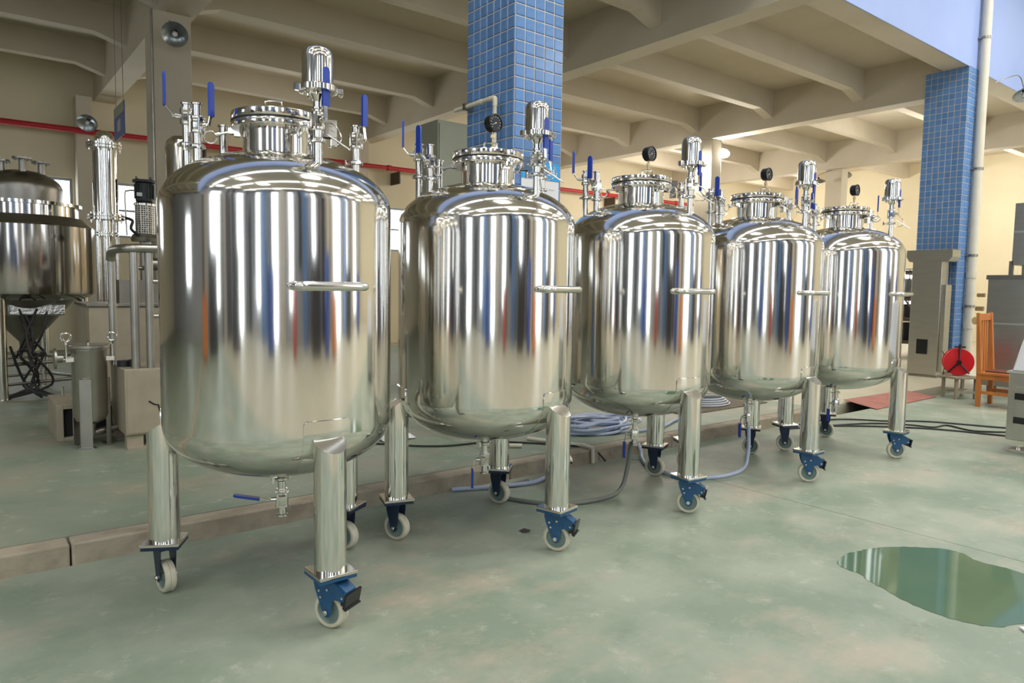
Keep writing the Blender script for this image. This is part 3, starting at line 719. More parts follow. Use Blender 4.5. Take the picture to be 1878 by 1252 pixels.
# filter housing on legs
r = thing('filter_vessel', 'small dull steel filter vessel on flat legs with two ring-handled lid bolts', 'vessel', (.868, 6.62, PF))
m = MB(); m.lathe([(0, .185), (.06, .19), (.105, .215), (.126, .26), (.126, .775), (.132, .785), (.132, .80), (0, .80)], 48); obj('body', m, 'satin_steel', r)
m = MB(); m.lathe([(0, .803), (.150, .803), (.154, .808), (.154, .828), (.148, .833), (0, .836)], 48); lidf = obj('lid', m, 'satin_steel', r)
m = MB(); m.cyl((0, 0, .833), (0, 0, .865), .012, 10); obj('vent_plug', m, 'steel', lidf)
for a in (radians(-168), radians(-12)):
    m = MB(); M = RZ(a); k = len(m.v)
    m.cyl((.165, 0, .70), (.165, 0, .865), .009, 10); m.box((.12, -.03, .70), (.18, -.018, .735)); m.box((.12, .018, .70), (.18, .03, .735)); m.cyl((.165, -.035, .715), (.165, .035, .715), .010, 10); m.cyl((.165, 0, .835), (.165, 0, .862), .016, 8)
    m.v = [tuple(M @ Vector(p)) for p in m.v]; b_ = obj('lid_bolt', m, 'steel', r)
    for t in (-.018, .016):
        obj('ring_handle', MB().torus(.033, .0065, 24, 8, M @ T(.165, t, .895) @ RX(pi / 2) @ RY(t * 12)), 'steel', b_)
m = MB(); m.cyl((-.12, .02, .725), (-.23, .02, .725), .032, 20); m.cyl((-.225, .02, .725), (-.24, .02, .725), .085, 28); obj('inlet_pipe', m, 'satin_steel', r)
m = MB(); m.cyl((0, 0, .09), (0, 0, .19), .035, 20); m.cyl((0, 0, .105), (.20, .05, .125), .028, 16); obj('outlet_pipe', m, 'satin_steel', r)
for k, a in enumerate((radians(-112), radians(8), radians(128))):
    m = MB(); M = RZ(a)
    m.box((.128, -.045, 0), (.136, .045, .56), M); m.box((.10, -.045, 0), (.136, -.038, .56), M); m.box((.09, -.06, 0), (.145, .06, .012), M)
    obj('leg', m, 'satin_steel', r)
# open sheet metal box
r = thing('open_box', 'low grey sheet-metal box with an open front, blackened inside as shade, on the floor beside the filter vessel', 'box', (.66, 6.92, PF))
m = MB(); m.box((0, 0, 0), (.05, .68, .31)); m.box((.05, 0, .27), (.50, .68, .31)); m.box((.05, 0, 0), (.50, .68, .03)); m.box((.46, 0, .03), (.50, .68, .27)); m.box((.05, .6, .03), (.46, .68, .27)); obj('casing', m, 'beige_box', r, bevel=.004)
obj('dark_fill', B((.052, .05, .032), (.458, .598, .268)), 'dark_void', r)  # near-black block stands for the shade inside the box
for k, (dx, dy) in enumerate(((.10, .5), (.17, .45), (.24, .5))):
    obj('peg', MB().cyl((dx, dy, .31), (dx, dy, .40 - .015 * k), .014, 12), 'steel', r)
# beige cabinet with pipe frame
r = thing('base_cabinet', 'dented beige metal cabinet carrying thick grey pipes, left of the nearest tank', 'cabinet', (1.065, 6.3, PF))
m = MB(); m.box((0, 0, .11), (.72, .62, .645)); cb = obj('casing', m, 'beige_box', r, bevel=.008)
obj('front_panel', B((.015, -.004, .125), (.70, .002, .63)), 'beige_box', r, bevel=.002)
m = MB(); m.tube([(.17, -.006, .38), (.21, -.007, .35), (.24, -.007, .345), (.25, -.007, .29)], .006, 5); obj('scratch', m, 'dark_void', r)
for x_, y_ in ((.01, .02), (.58, .02), (.01, .5), (.58, .5)):
    m = MB(); m.box((x_, y_, 0), (x_ + .12, y_ + .1, .11)); m.box((x_ - .005, y_ - .05, 0), (x_ + .16, y_ + .115, .012)); obj('leg', m, 'beige_box', r)
r = thing('pipe_frame', 'thick satin grey pipe framework standing on the dented beige cabinet', 'pipes', (1.065, 6.3, PF + .645))
def pipe(x, y, z0, z1, rr=.030): return MB().cyl((x, y, z0), (x, y, z1), rr, 20)
obj('upright', pipe(.095, .05, 0, .93, .033), 'satin_steel', r); obj('upright', pipe(.20, .03, 0, .93, .031), 'satin_steel', r)
m = pipe(-.0, .45, 0, .9, .030)
for z_ in (.22, .5): m.lathe([(.03, z_ - .012), (.040, z_ - .012), (.040, z_ + .012), (.03, z_ + .012)], 20, T(0, .45, 0), closed=True)
obj('jointed_upright', m, 'satin_steel', r)
m = MB(); m.tube(spline([(0, .45, .88), (-.005, .40, .935), (.0, .30, .955), (.03, .12, .96), (.08, .05, .96), (.2, .035, .965), (.8, .03, .975)], 6), .036, 16); obj('top_rail', m, 'satin_steel', r)
for z_ in (.42, .70): obj('cross_pipe', MB().cyl((.2, .03, z_), (.75, .03, z_ + .01), .018, 14), 'satin_steel', r)
m = MB(); m.cyl((.04, .25, .0), (.04, .25, .05), .05, 16); m.cyl((.10, .2, .0), (.10, .2, .06), .03, 12); obj('rusty_coupling', m, 'hall_dark', r)
r = thing('equipment_housing', 'tall beige metal housing standing behind the grey pipe framework', 'cabinet', (1.03, 7.8, PF))
obj('casing', B((0, 0, 0), (.9, .8, 1.10)), 'beige_box', r, bevel=.008)
obj('top_cover', B((-.02, -.02, 1.10), (.92, .82, 1.13)), 'dull_steel', r, bevel=.004)
m = MB(); m.box((.28, .1, 1.13), (.9, .5, 1.36)); m.cyl((.5, -.02, 1.52), (.95, -.02, 1.52), .06, 24); m.cyl((.45, .1, 1.48), (.9, .1, 1.48), .02, 12); obj('upper_works', m, 'dull_steel', r)
# hanging sign
r = thing('hanging_sign', 'blue and grey sign board hanging from the ceiling near the left column', 'sign', (1.9, 10.78, 3.42))
m = MB(); m.box((-.006, -.02, 0), (.006, .70, .44), RZ(0)); obj('board', m, 'hang_blue', r)
m = MB(); m.box((-.009, -.01, .30), (.009, .69, .43), RZ(0)); obj('header_strip', m, 'green_grey', r)
m = MB(); m.box((-.009, .22, .09), (.009, .45, .24), RZ(0)); obj('pale_panel', m, 'hall_paint', r)
for y_ in (.04, .56): obj('hanger_wire', MB().cyl((0, y_, .44), (.0, y_, 2.33), .004, 6), 'dull_steel', r, M=RZ(0))
# red fire pipe along the back wall
r = thing('fire_pipe', 'long red fire pipe running along the cream back wall', 'pipe', (0, 15.86, 0))
obj('pipe', MB().cyl((U0, 0, 4.20), (20.5, 0, 4.44), .055, 16), 'red_pipe', r)
for x_ in (-8, -4, -.3, 4, 8.6, 12.5, 16.3, 19.6):
    z_ = 4.20 + (x_ + 12) * .24 / 32.5; obj('coupling', MB().cyl((x_ - .05, 0, z_), (x_ + .05, 0, z_ + .0004), .072, 16), 'red_pipe', r)
    m = MB(); m.box((x_ + .28, -.02, z_ - .35), (x_ + .31, .435, z_ - .05)); m.cyl((x_ + .3, -.02, z_ - .04), (x_ + .3, .4, z_ - .3), .012, 6); obj('bracket', m, 'rack_brown', r)
# grey switch cabinet behind the blue pillar
r = thing('switch_cabinet', 'greenish grey upright metal cabinet behind the near blue pillar', 'cabinet', (4.85, 7.5, PF))
obj('casing', B((-.12, 0, 0), (.9, .42, 3.37)), 'green_grey', r, bevel=.006)
obj('door', B((-.10, -.012, .1), (.86, 0, 3.33)), 'green_grey', r, bevel=.004)

# ------------------------------------------------------------------ lamps
def dish_lamp(x, y, z, tilt, yaw, label, lit, arm, rr=.15):
    r = thing('dish_lamp', label, 'lamp', (x, y, z), group='dish lamps on bent arms')
    M = RZ(yaw) @ RY(tilt)
    prof = [(.028, .09), (.045, .075), (rr * .6, .05), (rr * .9, .012), (rr, -.015), (rr + .004, -.018), (rr * .88, .005), (rr * .57, .042), (.03, .065)]
    obj('reflector', MB().lathe(prof, 36, M, closed=True), 'lamp_shell', r, smooth=50)
    m = MB(); m.lathe([(0, -.035), (.022, -.03), (.034, -.005), (.03, .02), (.02, .05), (0, .06)], 20, M); obj('bulb', m, 'bulb_lit' if lit else 'bulb_off', r)
    m = MB(); m.lathe([(0, .06), (.024, .06), (.024, .13), (0, .135)], 16, M); obj('socket', m, 'black_plastic', r)
    top = M @ Vector((0, 0, .13)); obj('arm', MB().tube(spline([tuple(top), tuple(top + Vector((0, 0, .05)))] + [tuple(Vector(a) - Vector((x, y, z))) for a in arm], 6), .009, 8), 'dull_steel', r)
    if lit:
        l = bpy.data.lights.new('lamp_light', 'POINT'); l.energy = lit; l.color = (1, .95, .85); l.shadow_soft_size = .06
        o = bpy.data.objects.new('lamp_light', l); COL.objects.link(o); o.parent = r; o.location = M @ Vector((0, 0, -.09))
    return r
dish_lamp(2.37, 10.03, 4.62, radians(-55), radians(-110), 'unlit metal dish lamp high on the cream column at left', 0, [(2.37, 10.30, 4.86)], .155)
dish_lamp(2.13, 15.6, 4.42, radians(-50), radians(-110), 'small unlit metal dish lamp at the back wall above the flanged pipe column', 0, [(2.13, 15.9, 4.6)], .17)
dish_lamp(14.50, 10.37, 4.72, radians(-35), radians(200), 'glowing dish lamp on the right side of the cream column behind the third tank', 160, [(14.43, 10.42, 4.99), (14.37, 10.47, 4.93)])
dish_lamp(13.62, 10.61, 4.41, radians(20), radians(200), 'small glowing dish lamp on the left side of the cream column behind the third tank', 45, [(13.78, 10.58, 4.72), (13.99, 10.58, 4.80)], .13)
dish_lamp(19.56, 10.73, 4.60, radians(20), radians(180), 'unlit green-grey dish lamp left of the cream column, above the fourth tank', 0, [(19.71, 10.68, 4.86), (20.02, 10.63, 4.96)], .17)
dish_lamp(20.85, 10.63, 4.93, radians(-25), radians(200), 'unlit metal dish lamp right of the cream column, above the farthest tank', 0, [(20.64, 10.53, 4.96), (20.39, 10.53, 4.93)], .17)
dish_lamp(14.98, 4.50, 4.98, radians(-28), radians(215), 'bright metal dish lamp hanging by the white drainpipe at the top right edge', 0, [(14.75, 4.55, 5.28), (14.34, 4.75, 5.12)], .17)

# ------------------------------------------------------------------ pillar furniture
r = thing('drainpipe', 'tall white plastic drainpipe with clips in front of the far blue pillar', 'pipe', (14.27, 4.905, 0))
obj('pipe', MB().cyl((0, 0, 0), (0, 0, 8.9), .075, 28), 'pvc_white', r)
for z_ in (1.25, 2.15, 3.66, 5.9): obj('clip', MB().lathe([(.076, z_ - .02), (.084, z_ - .02), (.084, z_ + .02), (.076, z_ + .02)], 28, closed=True).box((-.1, .03, z_ - .015), (-.075, .085, z_ + .015)), 'dull_steel', r)
for z_ in (.9, 1.8): obj('joint_collar', MB().lathe([(.076, z_ - .05), (.086, z_ - .05), (.086, z_ + .05), (.076, z_ + .05)], 28, closed=True), 'pvc_white', r)
r = thing('water_pipe', 'thin white bent water pipe crossing the left face of the near blue pillar', 'pipe', (3.86, 5.25, 0))
m = MB(); m.cyl((0, -.045, 3.135), (0, .56, 3.135), .019, 16); obj('horizontal_run', m, 'pvc_white', r)
m = MB(); m.tube(spline([(0, 0, 3.135), (0, -.06, 3.13), (0, -.075, 3.115), (0, -.075, 3.06)], 5), .024, 14); obj('elbow', m, 'pvc_white', r)
m = MB(); m.cyl((0, -.075, 3.07), (0, -.075, 1.9), .019, 16); obj('drop', m, 'pvc_white', r)
obj('joint', MB().cyl((0, .12, 3.135), (0, .18, 3.135), .025, 16), 'pvc_white', r)
obj('clip', B((-.025, .36, 3.105), (.07, .40, 3.165)), 'dull_steel', r)
r = thing('notice_board', 'white notice with a bright blue header and oval logo on the near blue pillar', 'sign', (4.02, 4.985, 1.75))
obj('white_sheet', B((0, -.002, 0), (.445, .004, .84)), 'sign_white', r)
obj('blue_header', B((0, -.006, .685), (.445, -.002, .84)), 'sign_blue', r)
el = [(.040 * cos(2 * pi * k / 28), .024 * sin(2 * pi * k / 28)) for k in range(28)]
XZ = Matrix(((1, 0, 0, 0), (0, 0, 1, 0), (0, 1, 0, 0), (0, 0, 0, 1)))
m = MB(); m.add([(x * 1.0 + .105, -.008, z + .765) for x, z in el] + [(x * .78 + .109, -.008, z * .66 + .759) for x, z in el], [(i, (i + 1) % 28, 28 + (i + 1) % 28, 28 + i) for i in range(28)]); obj('oval_logo', m, 'sign_white', r, smooth=0)
tm = text_mesh('\u8bbe\u5907', .075)
obj('header_text', tm, 'sign_white', r, M=T(.35, -.0075, .755) @ RX(pi / 2))
for k in range(7): obj('faint_line', B((.05, -.0035, .60 - .07 * k), (.05 + (.34, .3, .33, .25, .31, .34, .2)[k], -.002, .606 - .07 * k)), 'hall_paint', r)

# ------------------------------------------------------------------ hoses and cables
r = thing('hose_coil', 'loose coil of pale blue plastic hose on the raised floor behind the middle tank', 'hose', (4.80, 4.80, PF))
for k in range(9):
    a0 = random.uniform(0, 6.28); cx_ = random.uniform(-.12, .12); cy_ = random.uniform(-.08, .08); rx_ = random.uniform(.26, .46); ry_ = random.uniform(.16, .30)
    pts = [(cx_ + rx_ * cos(a0 + t), cy_ + ry_ * sin(a0 + t) + .03 * sin(3 * t), .018 + .011 * k + .016 * sin(2 * t + k)) for t in [i * 2 * pi / 12 for i in range(12)]]
    obj('loop', MB().tube(spline(pts, 4, True), .0145, 8, closed=True), 'blue_hose', r)
obj('loose_end', MB().tube(spline([(.0, -.28, .02), (.25, -.38, .016), (.6, -.36, .016), (1.0, -.2, .016), (1.5, -.1, .016)], 6), .0145, 8), 'blue_hose', r)
r = thing('clear_hose_coil', 'small coil of clear white hose on the mat behind the fourth tank', 'hose', (6.95, 5.05, PF + .012))
for k in range(4):
    pts = [((.30 - .03 * k) * cos(t), (.20 - .02 * k) * sin(t), .012 + .022 * k) for t in [i * 2 * pi / 14 for i in range(14)]]
    obj('loop', MB().tube(spline(pts, 4, True), .011, 8, closed=True), 'clear_hose', r)
r = tag(obj('rubber_mat', B((6.15, 4.75, PF), (7.7, 5.9, PF + .011)), 'rubber_mat'), 'brown ribbed mat under the clear hose coil on the raised floor', 'mat')
tag(obj('drain_hose', MB().tube(spline([(3.79, 3.40, .36), (3.80, 3.42, .30), (3.78, 3.42, .18), (3.70, 3.40, .05), (3.50, 3.36, .018), (3.15, 3.45, .016), (2.95, 3.75, .016), (3.0, 3.95, .016), (3.35, 4.02, .016)], 8), .015, 10), 'grey_hose'),
    'dull grey hose drooping from the drain of the middle tank to the floor', 'hose')
tag(obj('drain_hose', MB().tube(spline([(5.13, 3.33, .37), (5.125, 3.32, .30), (5.05, 3.27, .15), (4.90, 3.22, .04), (4.6, 3.25, .017), (4.40, 3.42, .016), (4.42, 3.75, .016), (4.6, 4.0, .016), (4.72, 4.12, .05), (4.78, 4.25, .14), (4.95, 4.45, .135)], 8), .015, 10), 'blue_hose'),
    'pale blue hose curving from the drain of the fourth tank up over the curb', 'hose')
tag(obj('floor_hose', MB().tube(spline([(2.75, 4.14, .02), (3.05, 4.02, .02), (3.35, 3.95, .02), (3.6, 4.05, .02)], 6), .015, 8), 'blue_hose'), 'short length of pale blue hose along the curb behind the second tank', 'hose')
tag(obj('white_pipe', MB().tube([(3.95, 4.75, PF + .02), (4.12, 4.33, PF + .02), (4.15, 4.26, PF + .025), (4.15, 4.145, PF + .02), (4.15, 4.14, .01)], .016, 10), 'pvc_white'), 'white plastic pipe bending down over the curb behind the second tank', 'pipe')
tag(obj('white_pipe', MB().cyl((3.45, 4.75, PF + .02), (3.72, 4.55, PF + .02), .018, 10), 'pvc_white'), 'short white pipe offcut lying on the raised floor behind the second tank', 'pipe')
tag(obj('floor_cable', MB().tube(spline([(3.6, 4.9, PF + .01), (3.9, 4.6, PF + .01), (4.1, 4.33, PF + .01), (4.2, 4.22, PF + .01), (4.25, 4.15, .06), (4.28, 4.12, .01)], 6), .008, 8), 'cable_black'), 'thin black cable slipping over the curb beside the bent white pipe', 'cable')
tag(obj('raised_floor_cable', MB().tube(spline([(2.6, 5.6, PF + .01), (2.9, 5.2, PF + .01), (3.2, 4.95, PF + .01), (3.6, 4.88, PF + .01)], 6), .008, 8), 'cable_black'), 'dark cable on the raised floor below the second tank', 'cable')
r = thing('black_cable_pile', 'heap of dark cables on the raised floor seen between the first and second tank', 'cable', (2.75, 5.75, PF))
for k in range(10):
    pts = [(random.uniform(-.35, .3), random.uniform(-.18, .18), .01 + .009 * k) for _ in range(5)]; obj('cable', MB().tube(spline(pts, 6), .012, 6), 'cable_black', r)
r = thing('white_rag', 'crumpled white plastic bag on the raised floor below the second tank', 'bag', (3.03, 5.45, PF))
m = MB(); n = 9; vs = []
for i in range(n):
    for j in range(n): vs.append((.04 * (i - 4), .022 * (j - 4), .012 + .05 * max(0, 1 - ((i - 4) ** 2 + (j - 4) ** 2) / 22) * random.uniform(.3, 1.3)))
m.add(vs, [(i * n + j, (i + 1) * n + j, (i + 1) * n + j + 1, i * n + j + 1) for i in range(n - 1) for j in range(n - 1)])
b_ = obj('bag', m, 'sign_white', r, smooth=20); sm = b_.modifiers.new('s', 'SOLIDIFY'); sm.thickness = .002
# cables across the right floor
cabs = [([(7.0, 4.05, .01), (7.6, 4.08, .01), (8.0, 3.95, .01), (8.3, 3.62, .01), (8.55, 3.45, .01), (8.7, 3.28, .01), (8.85, 2.98, .01), (8.95, 2.75, .01), (9.2, 2.3, .01)], 'topmost of the dark cables crossing the pale floor at right'),
        ([(6.9, 4.02, .01), (7.9, 3.7, .01), (8.25, 3.4, .01), (8.35, 3.15, .01), (8.6, 3.1, .01), (8.5, 2.8, .01), (8.8, 2.5, .01), (9.0, 2.2, .01)], 'middle, wavy dark cable crossing the pale floor at right'),
        ([(7.2, 3.98, .01), (7.6, 3.75, .01), (8.05, 3.35, .01), (8.3, 3.0, .01), (8.45, 2.6, .01), (8.6, 2.2, .01)], 'lowest, straight dark cable crossing the pale floor at right')]
for p_, lb in cabs: tag(obj('power_cable', MB().tube(spline(p_, 6), .009, 6), 'cable_black'), lb, 'cable', 'dark cables across the pale floor')
tag(obj('trench_plate', MB().add([(9.05, 4.07, .004), (10.9, 4.09, .004), (11.1, 4.60, .02), (9.3, 4.62, .03), (9.05, 4.07, .010), (10.9, 4.09, .010), (11.1, 4.60, .026), (9.3, 4.62, .036)], [(3, 2, 1, 0), (4, 5, 6, 7), (0, 1, 5, 4), (1, 2, 6, 5), (2, 3, 7, 6), (3, 0, 4, 7)]), 'red_plate'),
    'faded red plate lying over the floor trench at right', 'plate')
# puddle
pp = [(3.70, 1.83), (3.85, 1.86), (3.99, 1.84), (4.10, 1.81), (4.21, 1.75), (4.33, 1.66), (4.42, 1.545), (4.41, 1.46), (4.36, 1.38), (4.37, 1.27), (4.36, 1.16), (4.3, .98), (4.1, .86), (3.88, .88), (3.69, .97), (3.58, 1.02), (3.51, 1.085), (3.475, 1.20), (3.48, 1.316), (3.51, 1.42), (3.557, 1.52), (3.60, 1.61), (3.65, 1.69), (3.66, 1.76)]
ps = spline([(x, y, 0) for x, y in pp], 5, True); ps = [(p.x + random.uniform(-.006, .006), p.y + random.uniform(-.006, .006)) for p in ps]
pd = tag(obj('puddle', MB().prism(ps, .0005, .002), 'wet_floor', smooth=0), 'dark green puddle of water on the floor at the lower right', 'puddle')
tag(obj('white_scrap', MB().prism([(3.58, .93), (3.62, .90), (3.65, .94), (3.61, .97)], .003, .012), 'sign_white'), 'small white scrap at the right edge of the puddle', 'litter')
tag(obj('dead_leaf', MB().add([(2.62, 3.19, .002), (2.65, 3.16, .012), (2.69, 3.19, .004), (2.66, 3.22, .014), (2.63, 3.23, .003)], [(0, 1, 2, 3, 4)]), 'rack_brown'), 'tiny dark scrap on the green floor beside the second tank', 'litter')

# ------------------------------------------------------------------ right side
r = thing('steel_cabinet', 'tall narrow stainless cabinet with a wider head, in front of the far blue pillar', 'cabinet', (13.45, 5.08, 0))
obj('body', B((0, 0, .03), (.30, .48, 2.06)), 'brushed_panel', r, bevel=.006)
obj('plinth', B((-.03, -.02, 0), (.32, .50, .03)), 'dull_steel', r)
obj('head', MB().add([(-.02, -.16, 2.22), (.33, -.16, 2.22), (.33, .58, 2.22), (-.02, .58, 2.22), (-.02, -.10, 2.02), (.33, -.10, 2.02), (.33, .53, 2.02), (-.02, .53, 2.02), (-.02, -.16, 2.10), (.33, -.16, 2.10), (.33, .58, 2.10), (-.02, .58, 2.10)],
    [(0, 1, 2, 3), (7, 6, 5, 4), (8, 9, 1, 0), (9, 10, 2, 1), (10, 11, 3, 2), (11, 8, 0, 3), (4, 5, 9, 8), (5, 6, 10, 9), (6, 7, 11, 10), (7, 4, 8, 11)]), 'brushed_panel', r)
obj('black_hatch', B((-.012, .16, .40), (.0, .34, .66)), 'black_plastic', r)
obj('side_box', B((.05, -.07, .1), (.28, 0, 1.62)), 'brushed_panel', r, bevel=.004)
r = thing('steel_rack', 'dark cluttered steel rack behind the farthest tank', 'rack', (16.6, 6.56, 0))
for x_ in (0, 1.4):
    for y_ in (0, .8): obj('post', B((x_, y_, 0), (x_ + .06, y_ + .06, 1.95)), 'rack_brown', r)
for z_ in (.35, .85, 1.3, 1.9): obj('shelf', B((-.02, -.02, z_), (1.48, .88, z_ + .07)), 'rack_brown', r)
for k in range(6):
    z_ = (.42, .92, 1.37)[k % 3]; y_ = .05 + .4 * (k // 3); tag(obj('stored_crate', B((16.7, 6.56 + y_, z_), (17.5, 6.86 + y_, z_ + (.38, .3, .4)[k % 3])), ('hall_dark', 'dull_steel', 'rack_brown')[(k * 2) % 3], bevel=.01),
        '%s crate on the %s shelf of the dark rack, %s row' % (('dark', 'grey', 'brown')[(k * 2) % 3], ('lowest', 'middle', 'upper')[k % 3], ('front', 'rear')[k // 3]), 'crate', 'crates on the dark rack')
for k in range(2): obj('angle_brace', MB().cyl((-.02, .1 + .05 * k, .9), (-.02, .8, 1.85 - .9 * k), .02, 8), 'rack_brown', r)
# red reel on a stool
r = thing('wooden_stool', 'low weathered wooden stool under the red reel', 'stool', (11.1, 3.88, 0), radians(-30))
obj('seat', B((-.20, -.16, .285), (.20, .16, .315)), 'grey_wood', r, bevel=.006)
for x_ in (-.16, .14):
    for y_ in (-.13, .11): obj('leg', B((x_, y_, 0), (x_ + .035, y_ + .035, .285)), 'grey_wood', r)
for y_ in (-.12, .12): obj('stretcher', B((-.14, y_ - .008, .08), (.14, y_ + .012, .11)), 'grey_wood', r)
r = thing('cable_reel', 'round red reel with a black three-legged stand, resting on the low wooden stool', 'reel', (11.08, 3.90, .315))
RM = RZ(radians(-62)) @ T(0, 0, .195)      # disc axis towards the camera side
Q = RM @ RX(pi / 2)
obj('disc', MB().lathe([(0, -.02), (.185, -.02), (.19, -.012), (.19, .012), (.185, .02), (.06, .03), (0, .03)], 56, Q), 'red_disc', r)
obj('rear_disc', MB().lathe([(0, -.12), (.185, -.12), (.19, -.11), (.19, -.10), (0, -.10)], 56, Q), 'red_disc', r)
obj('drum', MB().lathe([(0, -.10), (.13, -.10), (.13, -.02), (0, -.02)], 40, Q), 'cable_black', r)
m = MB()
for a in (90, -50, -130): m.cyl(Q @ Vector((0, 0, .055)), Q @ Vector((.20 * cos(radians(a)), .20 * sin(radians(a)), .045)), .011, 8)
m.cyl(Q @ Vector((0, 0, .02)), Q @ Vector((0, 0, .08)), .03, 12); m.cyl(Q @ Vector((-.07, .215, .045)), Q @ Vector((.07, .215, .045)), .012, 8); m.cyl(Q @ Vector((0, .19, .045)), Q @ Vector((0, .25, .045)), .018, 8)
obj('stand', m, 'black_plastic', r)
obj('spare_cable_loop', MB().tube(spline([Q @ Vector((-.16 - .09 * (1 - cos(t)) * .5, .19 * sin(t) - .05, -.05)) for t in [i * pi / 8 - pi / 2 for i in range(9)]], 4), .006, 6), 'cable_black', r)
# chair
r = thing('wooden_chair', 'orange wooden high-backed chair at the right, beside the steel machines', 'chair', (10.46, 3.03, 0))
for x_ in (0, .43):
    obj('rear_leg', MB().add([(x_, .38, 0), (x_ + .05, .38, 0), (x_ + .05, .43, 0), (x_, .43, 0), (x_, .38, .45), (x_ + .05, .38, .45), (x_ + .05, .44, .45), (x_, .44, .45), (x_, .44, 1.22), (x_ + .05, .44, 1.22), (x_ + .05, .48, 1.22), (x_, .48, 1.22)],
        [(3, 2, 1, 0), (0, 1, 5, 4), (1, 2, 6, 5), (2, 3, 7, 6), (3, 0, 4, 7), (4, 5, 9, 8), (5, 6, 10, 9), (6, 7, 11, 10), (7, 4, 8, 11), (8, 9, 10, 11)]), 'orange_wood', r, bevel=.005)
    obj('front_leg', B((x_, 0, 0), (x_ + .05, .05, .42)), 'orange_wood', r, bevel=.005)
    obj('side_stretcher', B((x_ + .012, .05, .17), (x_ + .038, .39, .21)), 'orange_wood', r)
obj('seat', B((-.01, -.02, .42), (.49, .42, .455)), 'orange_wood', r, bevel=.008)
obj('cushion', B((.06, .04, .455), (.42, .36, .475)), 'seat_dark', r, bevel=.008)
obj('apron', MB().box((.05, .008, .36), (.43, .03, .42)).box((.01, .05, .36), (.03, .38, .42)).box((.45, .05, .36), (.47, .38, .42)), 'orange_wood', r)
obj('top_rail', B((.05, .445, 1.12), (.43, .475, 1.21)), 'orange_wood', r, bevel=.004)
for k in range(4): obj('back_slat', MB().add([(.09 + .075 * k + a, .43 + b + (.025 if c > .6 else 0), c) for c in (.45, 1.13) for a, b in ((0, 0), (.045, 0), (.045, .012), (0, .012))], [(3, 2, 1, 0), (4, 5, 6, 7), (0, 1, 5, 4), (1, 2, 6, 5), (2, 3, 7, 6), (3, 0, 4, 7)]), 'orange_wood', r)
obj('front_stretcher', B((.05, .01, .20), (.43, .035, .25)), 'orange_wood', r)
# machines at the right edge
r = thing('steel_machine', 'large stainless steel machine cabinet behind the orange chair', 'machine', (12.0, 2.6, 0))
obj('casing', B((0, 0, .12), (1.3, 1.3, 1.74)), 'brushed_panel', r, bevel=.006)
obj('lid_edge', B((-.02, -.02, 1.68), (1.32, 1.32, 1.745)), 'dull_steel', r, bevel=.004)
obj('seam_strip', B((-.008, 0, 1.03), (0, 1.3, 1.05)), 'bright_panel', r)
for y_ in (.05, 1.15): obj('foot', B((.05, y_, 0), (.15, y_ + .1, .12)), 'dull_steel', r)
obj('valve_cluster', MB().cyl((-.02, 1.32, 1.45), (-.02, 1.42, 1.45), .03, 12).cyl((-.02, 1.33, 1.25), (-.02, 1.43, 1.25), .035, 12).cyl((-.05, 1.40, 1.07), (-.08, 1.42, 1.07), .055, 20), 'brass', r)
r = thing('hopper_box', 'stainless box raised on short posts on top of the large machine cabinet', 'machine', (12.0, 2.6, 1.745))
obj('box', B((.0, 0, .14), (1.2, 1.02, 1.02)), 'brushed_panel', r, bevel=.006)
obj('belt_seam', B((-.008, -.0, .60), (0, 1.02, .625)), 'bright_panel', r)
for y_ in (1.0, .84, .42, .2): obj('post', B((.0, y_, 0), (.05, y_ + .05, .14 if y_ != 1.0 else .2)), 'dull_steel', r)
r = thing('control_cabinet', 'low stainless cabinet with black hinges at the right edge of the photo', 'machine', (7.66, 1.35, 0))
obj('casing', B((0, 0, .12), (1.0, .92, .74)), 'brushed_panel', r, bevel=.006)
obj('top_ledge', B((-.015, -.015, .74), (1.0, .935, .76)), 'bright_panel', r)
obj('door_panel', B((-.01, .05, .19), (0, .86, .62)), 'brushed_panel', r, bevel=.003)
for z_ in (.28, .50): 
    h_ = obj('hinge', B((-.026, .77, z_), (-.01, .86, z_ + .06)), 'black_plastic', r, bevel=.003)
for y_ in (.06, .78):
    obj('foot', MB().box((.04, y_, .06), (.14, y_ + .1, .12)).box((.02, y_ - .02, 0), (.16, y_ + .12, .03)).cyl((.09, y_ + .05, .02), (.09, y_ + .05, .08), .02, 12), 'steel', r)
r = thing('machine_hood', 'bright sloping steel hood standing on the low cabinet at the right edge', 'machine', (7.66, 1.35, .76))
obj('hood', MB().add([(.0, 0, 0), (1.0, 0, 0), (1.0, .90, 0), (.0, .90, 0), (.12, 0, .62), (.9, 0, .62), (.9, .78, .62), (.12, .78, .62)], [(3, 2, 1, 0), (4, 5, 6, 7), (0, 1, 5, 4), (1, 2, 6, 5), (2, 3, 7, 6), (3, 0, 4, 7)]), 'bright_panel', r, bevel=.01)

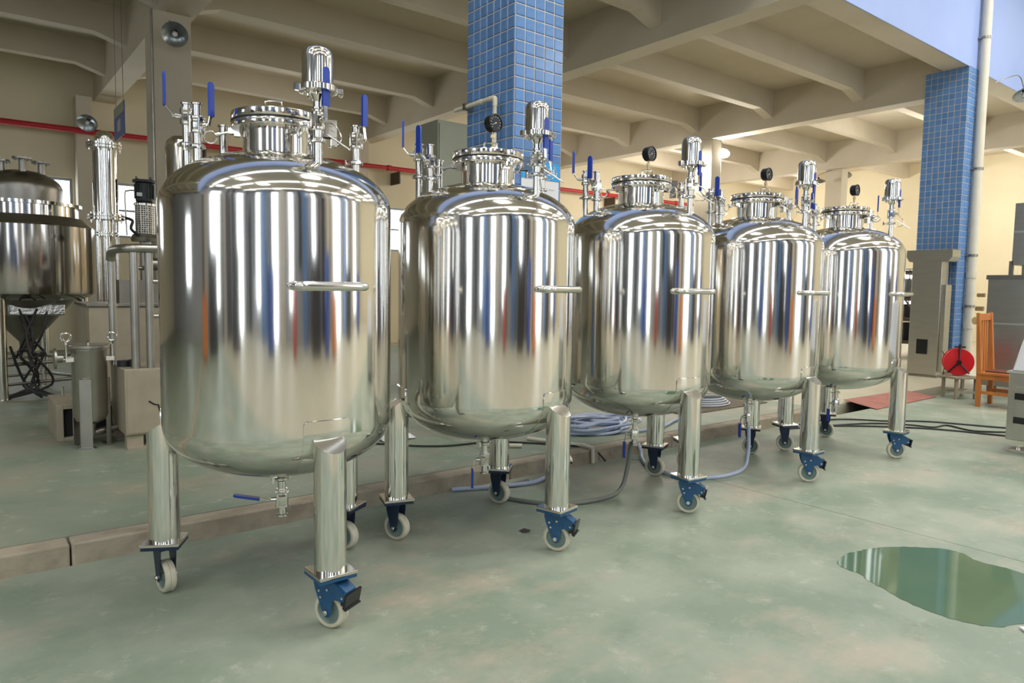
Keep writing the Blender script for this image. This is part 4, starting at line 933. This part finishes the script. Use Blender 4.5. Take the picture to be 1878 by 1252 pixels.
# strips added on the unseen hall walls to streak the shells' reflections
tn = 6
x_ = U0 + .1
while x_ < U1 - .5:
    w_ = random.choice((.15, .25, .4, .6)); 
    if not any(x_ + w_ > a - .05 and x_ < b + .05 for a, b, _, _ in fw_):
        tn += 1; struct('trim_%d' % tn, B((x_, V0, random.choice((0, 0, 2.2))), (x_ + w_, V0 + .14, random.choice((8.35, 8.35, 5.0, 3.2)))), random.choice(('hall_dark', 'cream_paint', 'hall_dark', 'sign_white', 'rack_brown', 'dull_steel')))
    x_ += w_ + random.choice((.1, .3, .5, .9))
x_ = V0 + .3
while x_ < 4.5:
    w_ = random.choice((.3, .5, .9))
    if not any(x_ + w_ > a - .05 and x_ < b + .05 for a, b, _, _ in lw):
        tn += 1; struct('trim_%d' % tn, B((U0, x_, 0), (U0 + .14, x_ + w_, random.choice((8.35, 4.5)))), random.choice(('hall_dark', 'rack_brown', 'cream_paint')))
    x_ += w_ + random.choice((.2, .5))
# ------------------------------------------------------------------ stand-ins added behind the camera to shape reflections in the polished shells
for k, (u_, w_) in enumerate(((-6.6, .7), (-2.3, .6), (1.9, .7), (6.6, .7), (12.6, .7), (17.0, .7))):
    c = struct('column', B((u_ - w_ / 2, -8.3, 0), (u_ + w_ / 2, -7.6, 8.4)), ('blue_tile', 'cream_paint')[k % 2]); c['label'] = 'pillar added behind the camera to make a streak in the polished tanks'
hall = [('standin_cabinet', 'cabinet', 'blue steel cabinet', -4.2, -6.2, 1.0, .7, 2.1, 'hall_blue'), ('standin_crate', 'crate', 'red crate', -.2, -6.6, .5, .6, 1.7, 'hall_red'), ('standin_machine', 'machine', 'dark machine', 2.9, -6.9, 1.3, .9, 2.3, 'hall_dark'),
        ('standin_slim_cabinet', 'cabinet', 'blue tool cabinet', 5.0, -6.0, .6, .7, 2.4, 'hall_blue'), ('standin_timber', 'timber', 'orange timber stack', 6.2, -5.6, .7, .7, 1.5, 'hall_orange'), ('standin_dark_machine', 'machine', 'dark machine', 11.5, -6.5, 1.2, .8, 2.2, 'hall_dark'),
        ('standin_cabinet', 'cabinet', 'blue steel cabinet', 16.4, -5.5, .9, .7, 2.2, 'hall_blue'), ('standin_machine', 'machine', 'dark machine', -9.3, -3.0, .9, 1.3, 2.6, 'hall_dark'), ('standin_machine', 'machine', 'dark machine', -10.0, 1.2, 1.0, 1.6, 2.4, 'hall_dark'), ('standin_timber', 'timber', 'orange timber stack', -9.0, 3.2, .8, .8, 1.4, 'hall_orange')]
for k, (nm, ct, lb, x_, y_, a_, b2, h_, mt) in enumerate(hall):
    r = thing(nm, '%s stand-in added behind the camera for the tank reflections, %s' % (lb, ('left of the red crate', 'beside the white doors', 'tallest near the middle', 'slimmest', 'nearest the tanks', 'right of the wide doors', 'farthest right', 'nearest the left wall', 'widest by the left wall', 'at the left corner')[k]), ct, (x_, y_, 0), group='stand-ins added behind the camera for reflections')
    obj('body', B((0, 0, .08), (a_, b2, h_)), mt, r, bevel=.02); obj('base', B((.03, .03, 0), (a_ - .03, b2 - .03, .08)), 'black_plastic', r)
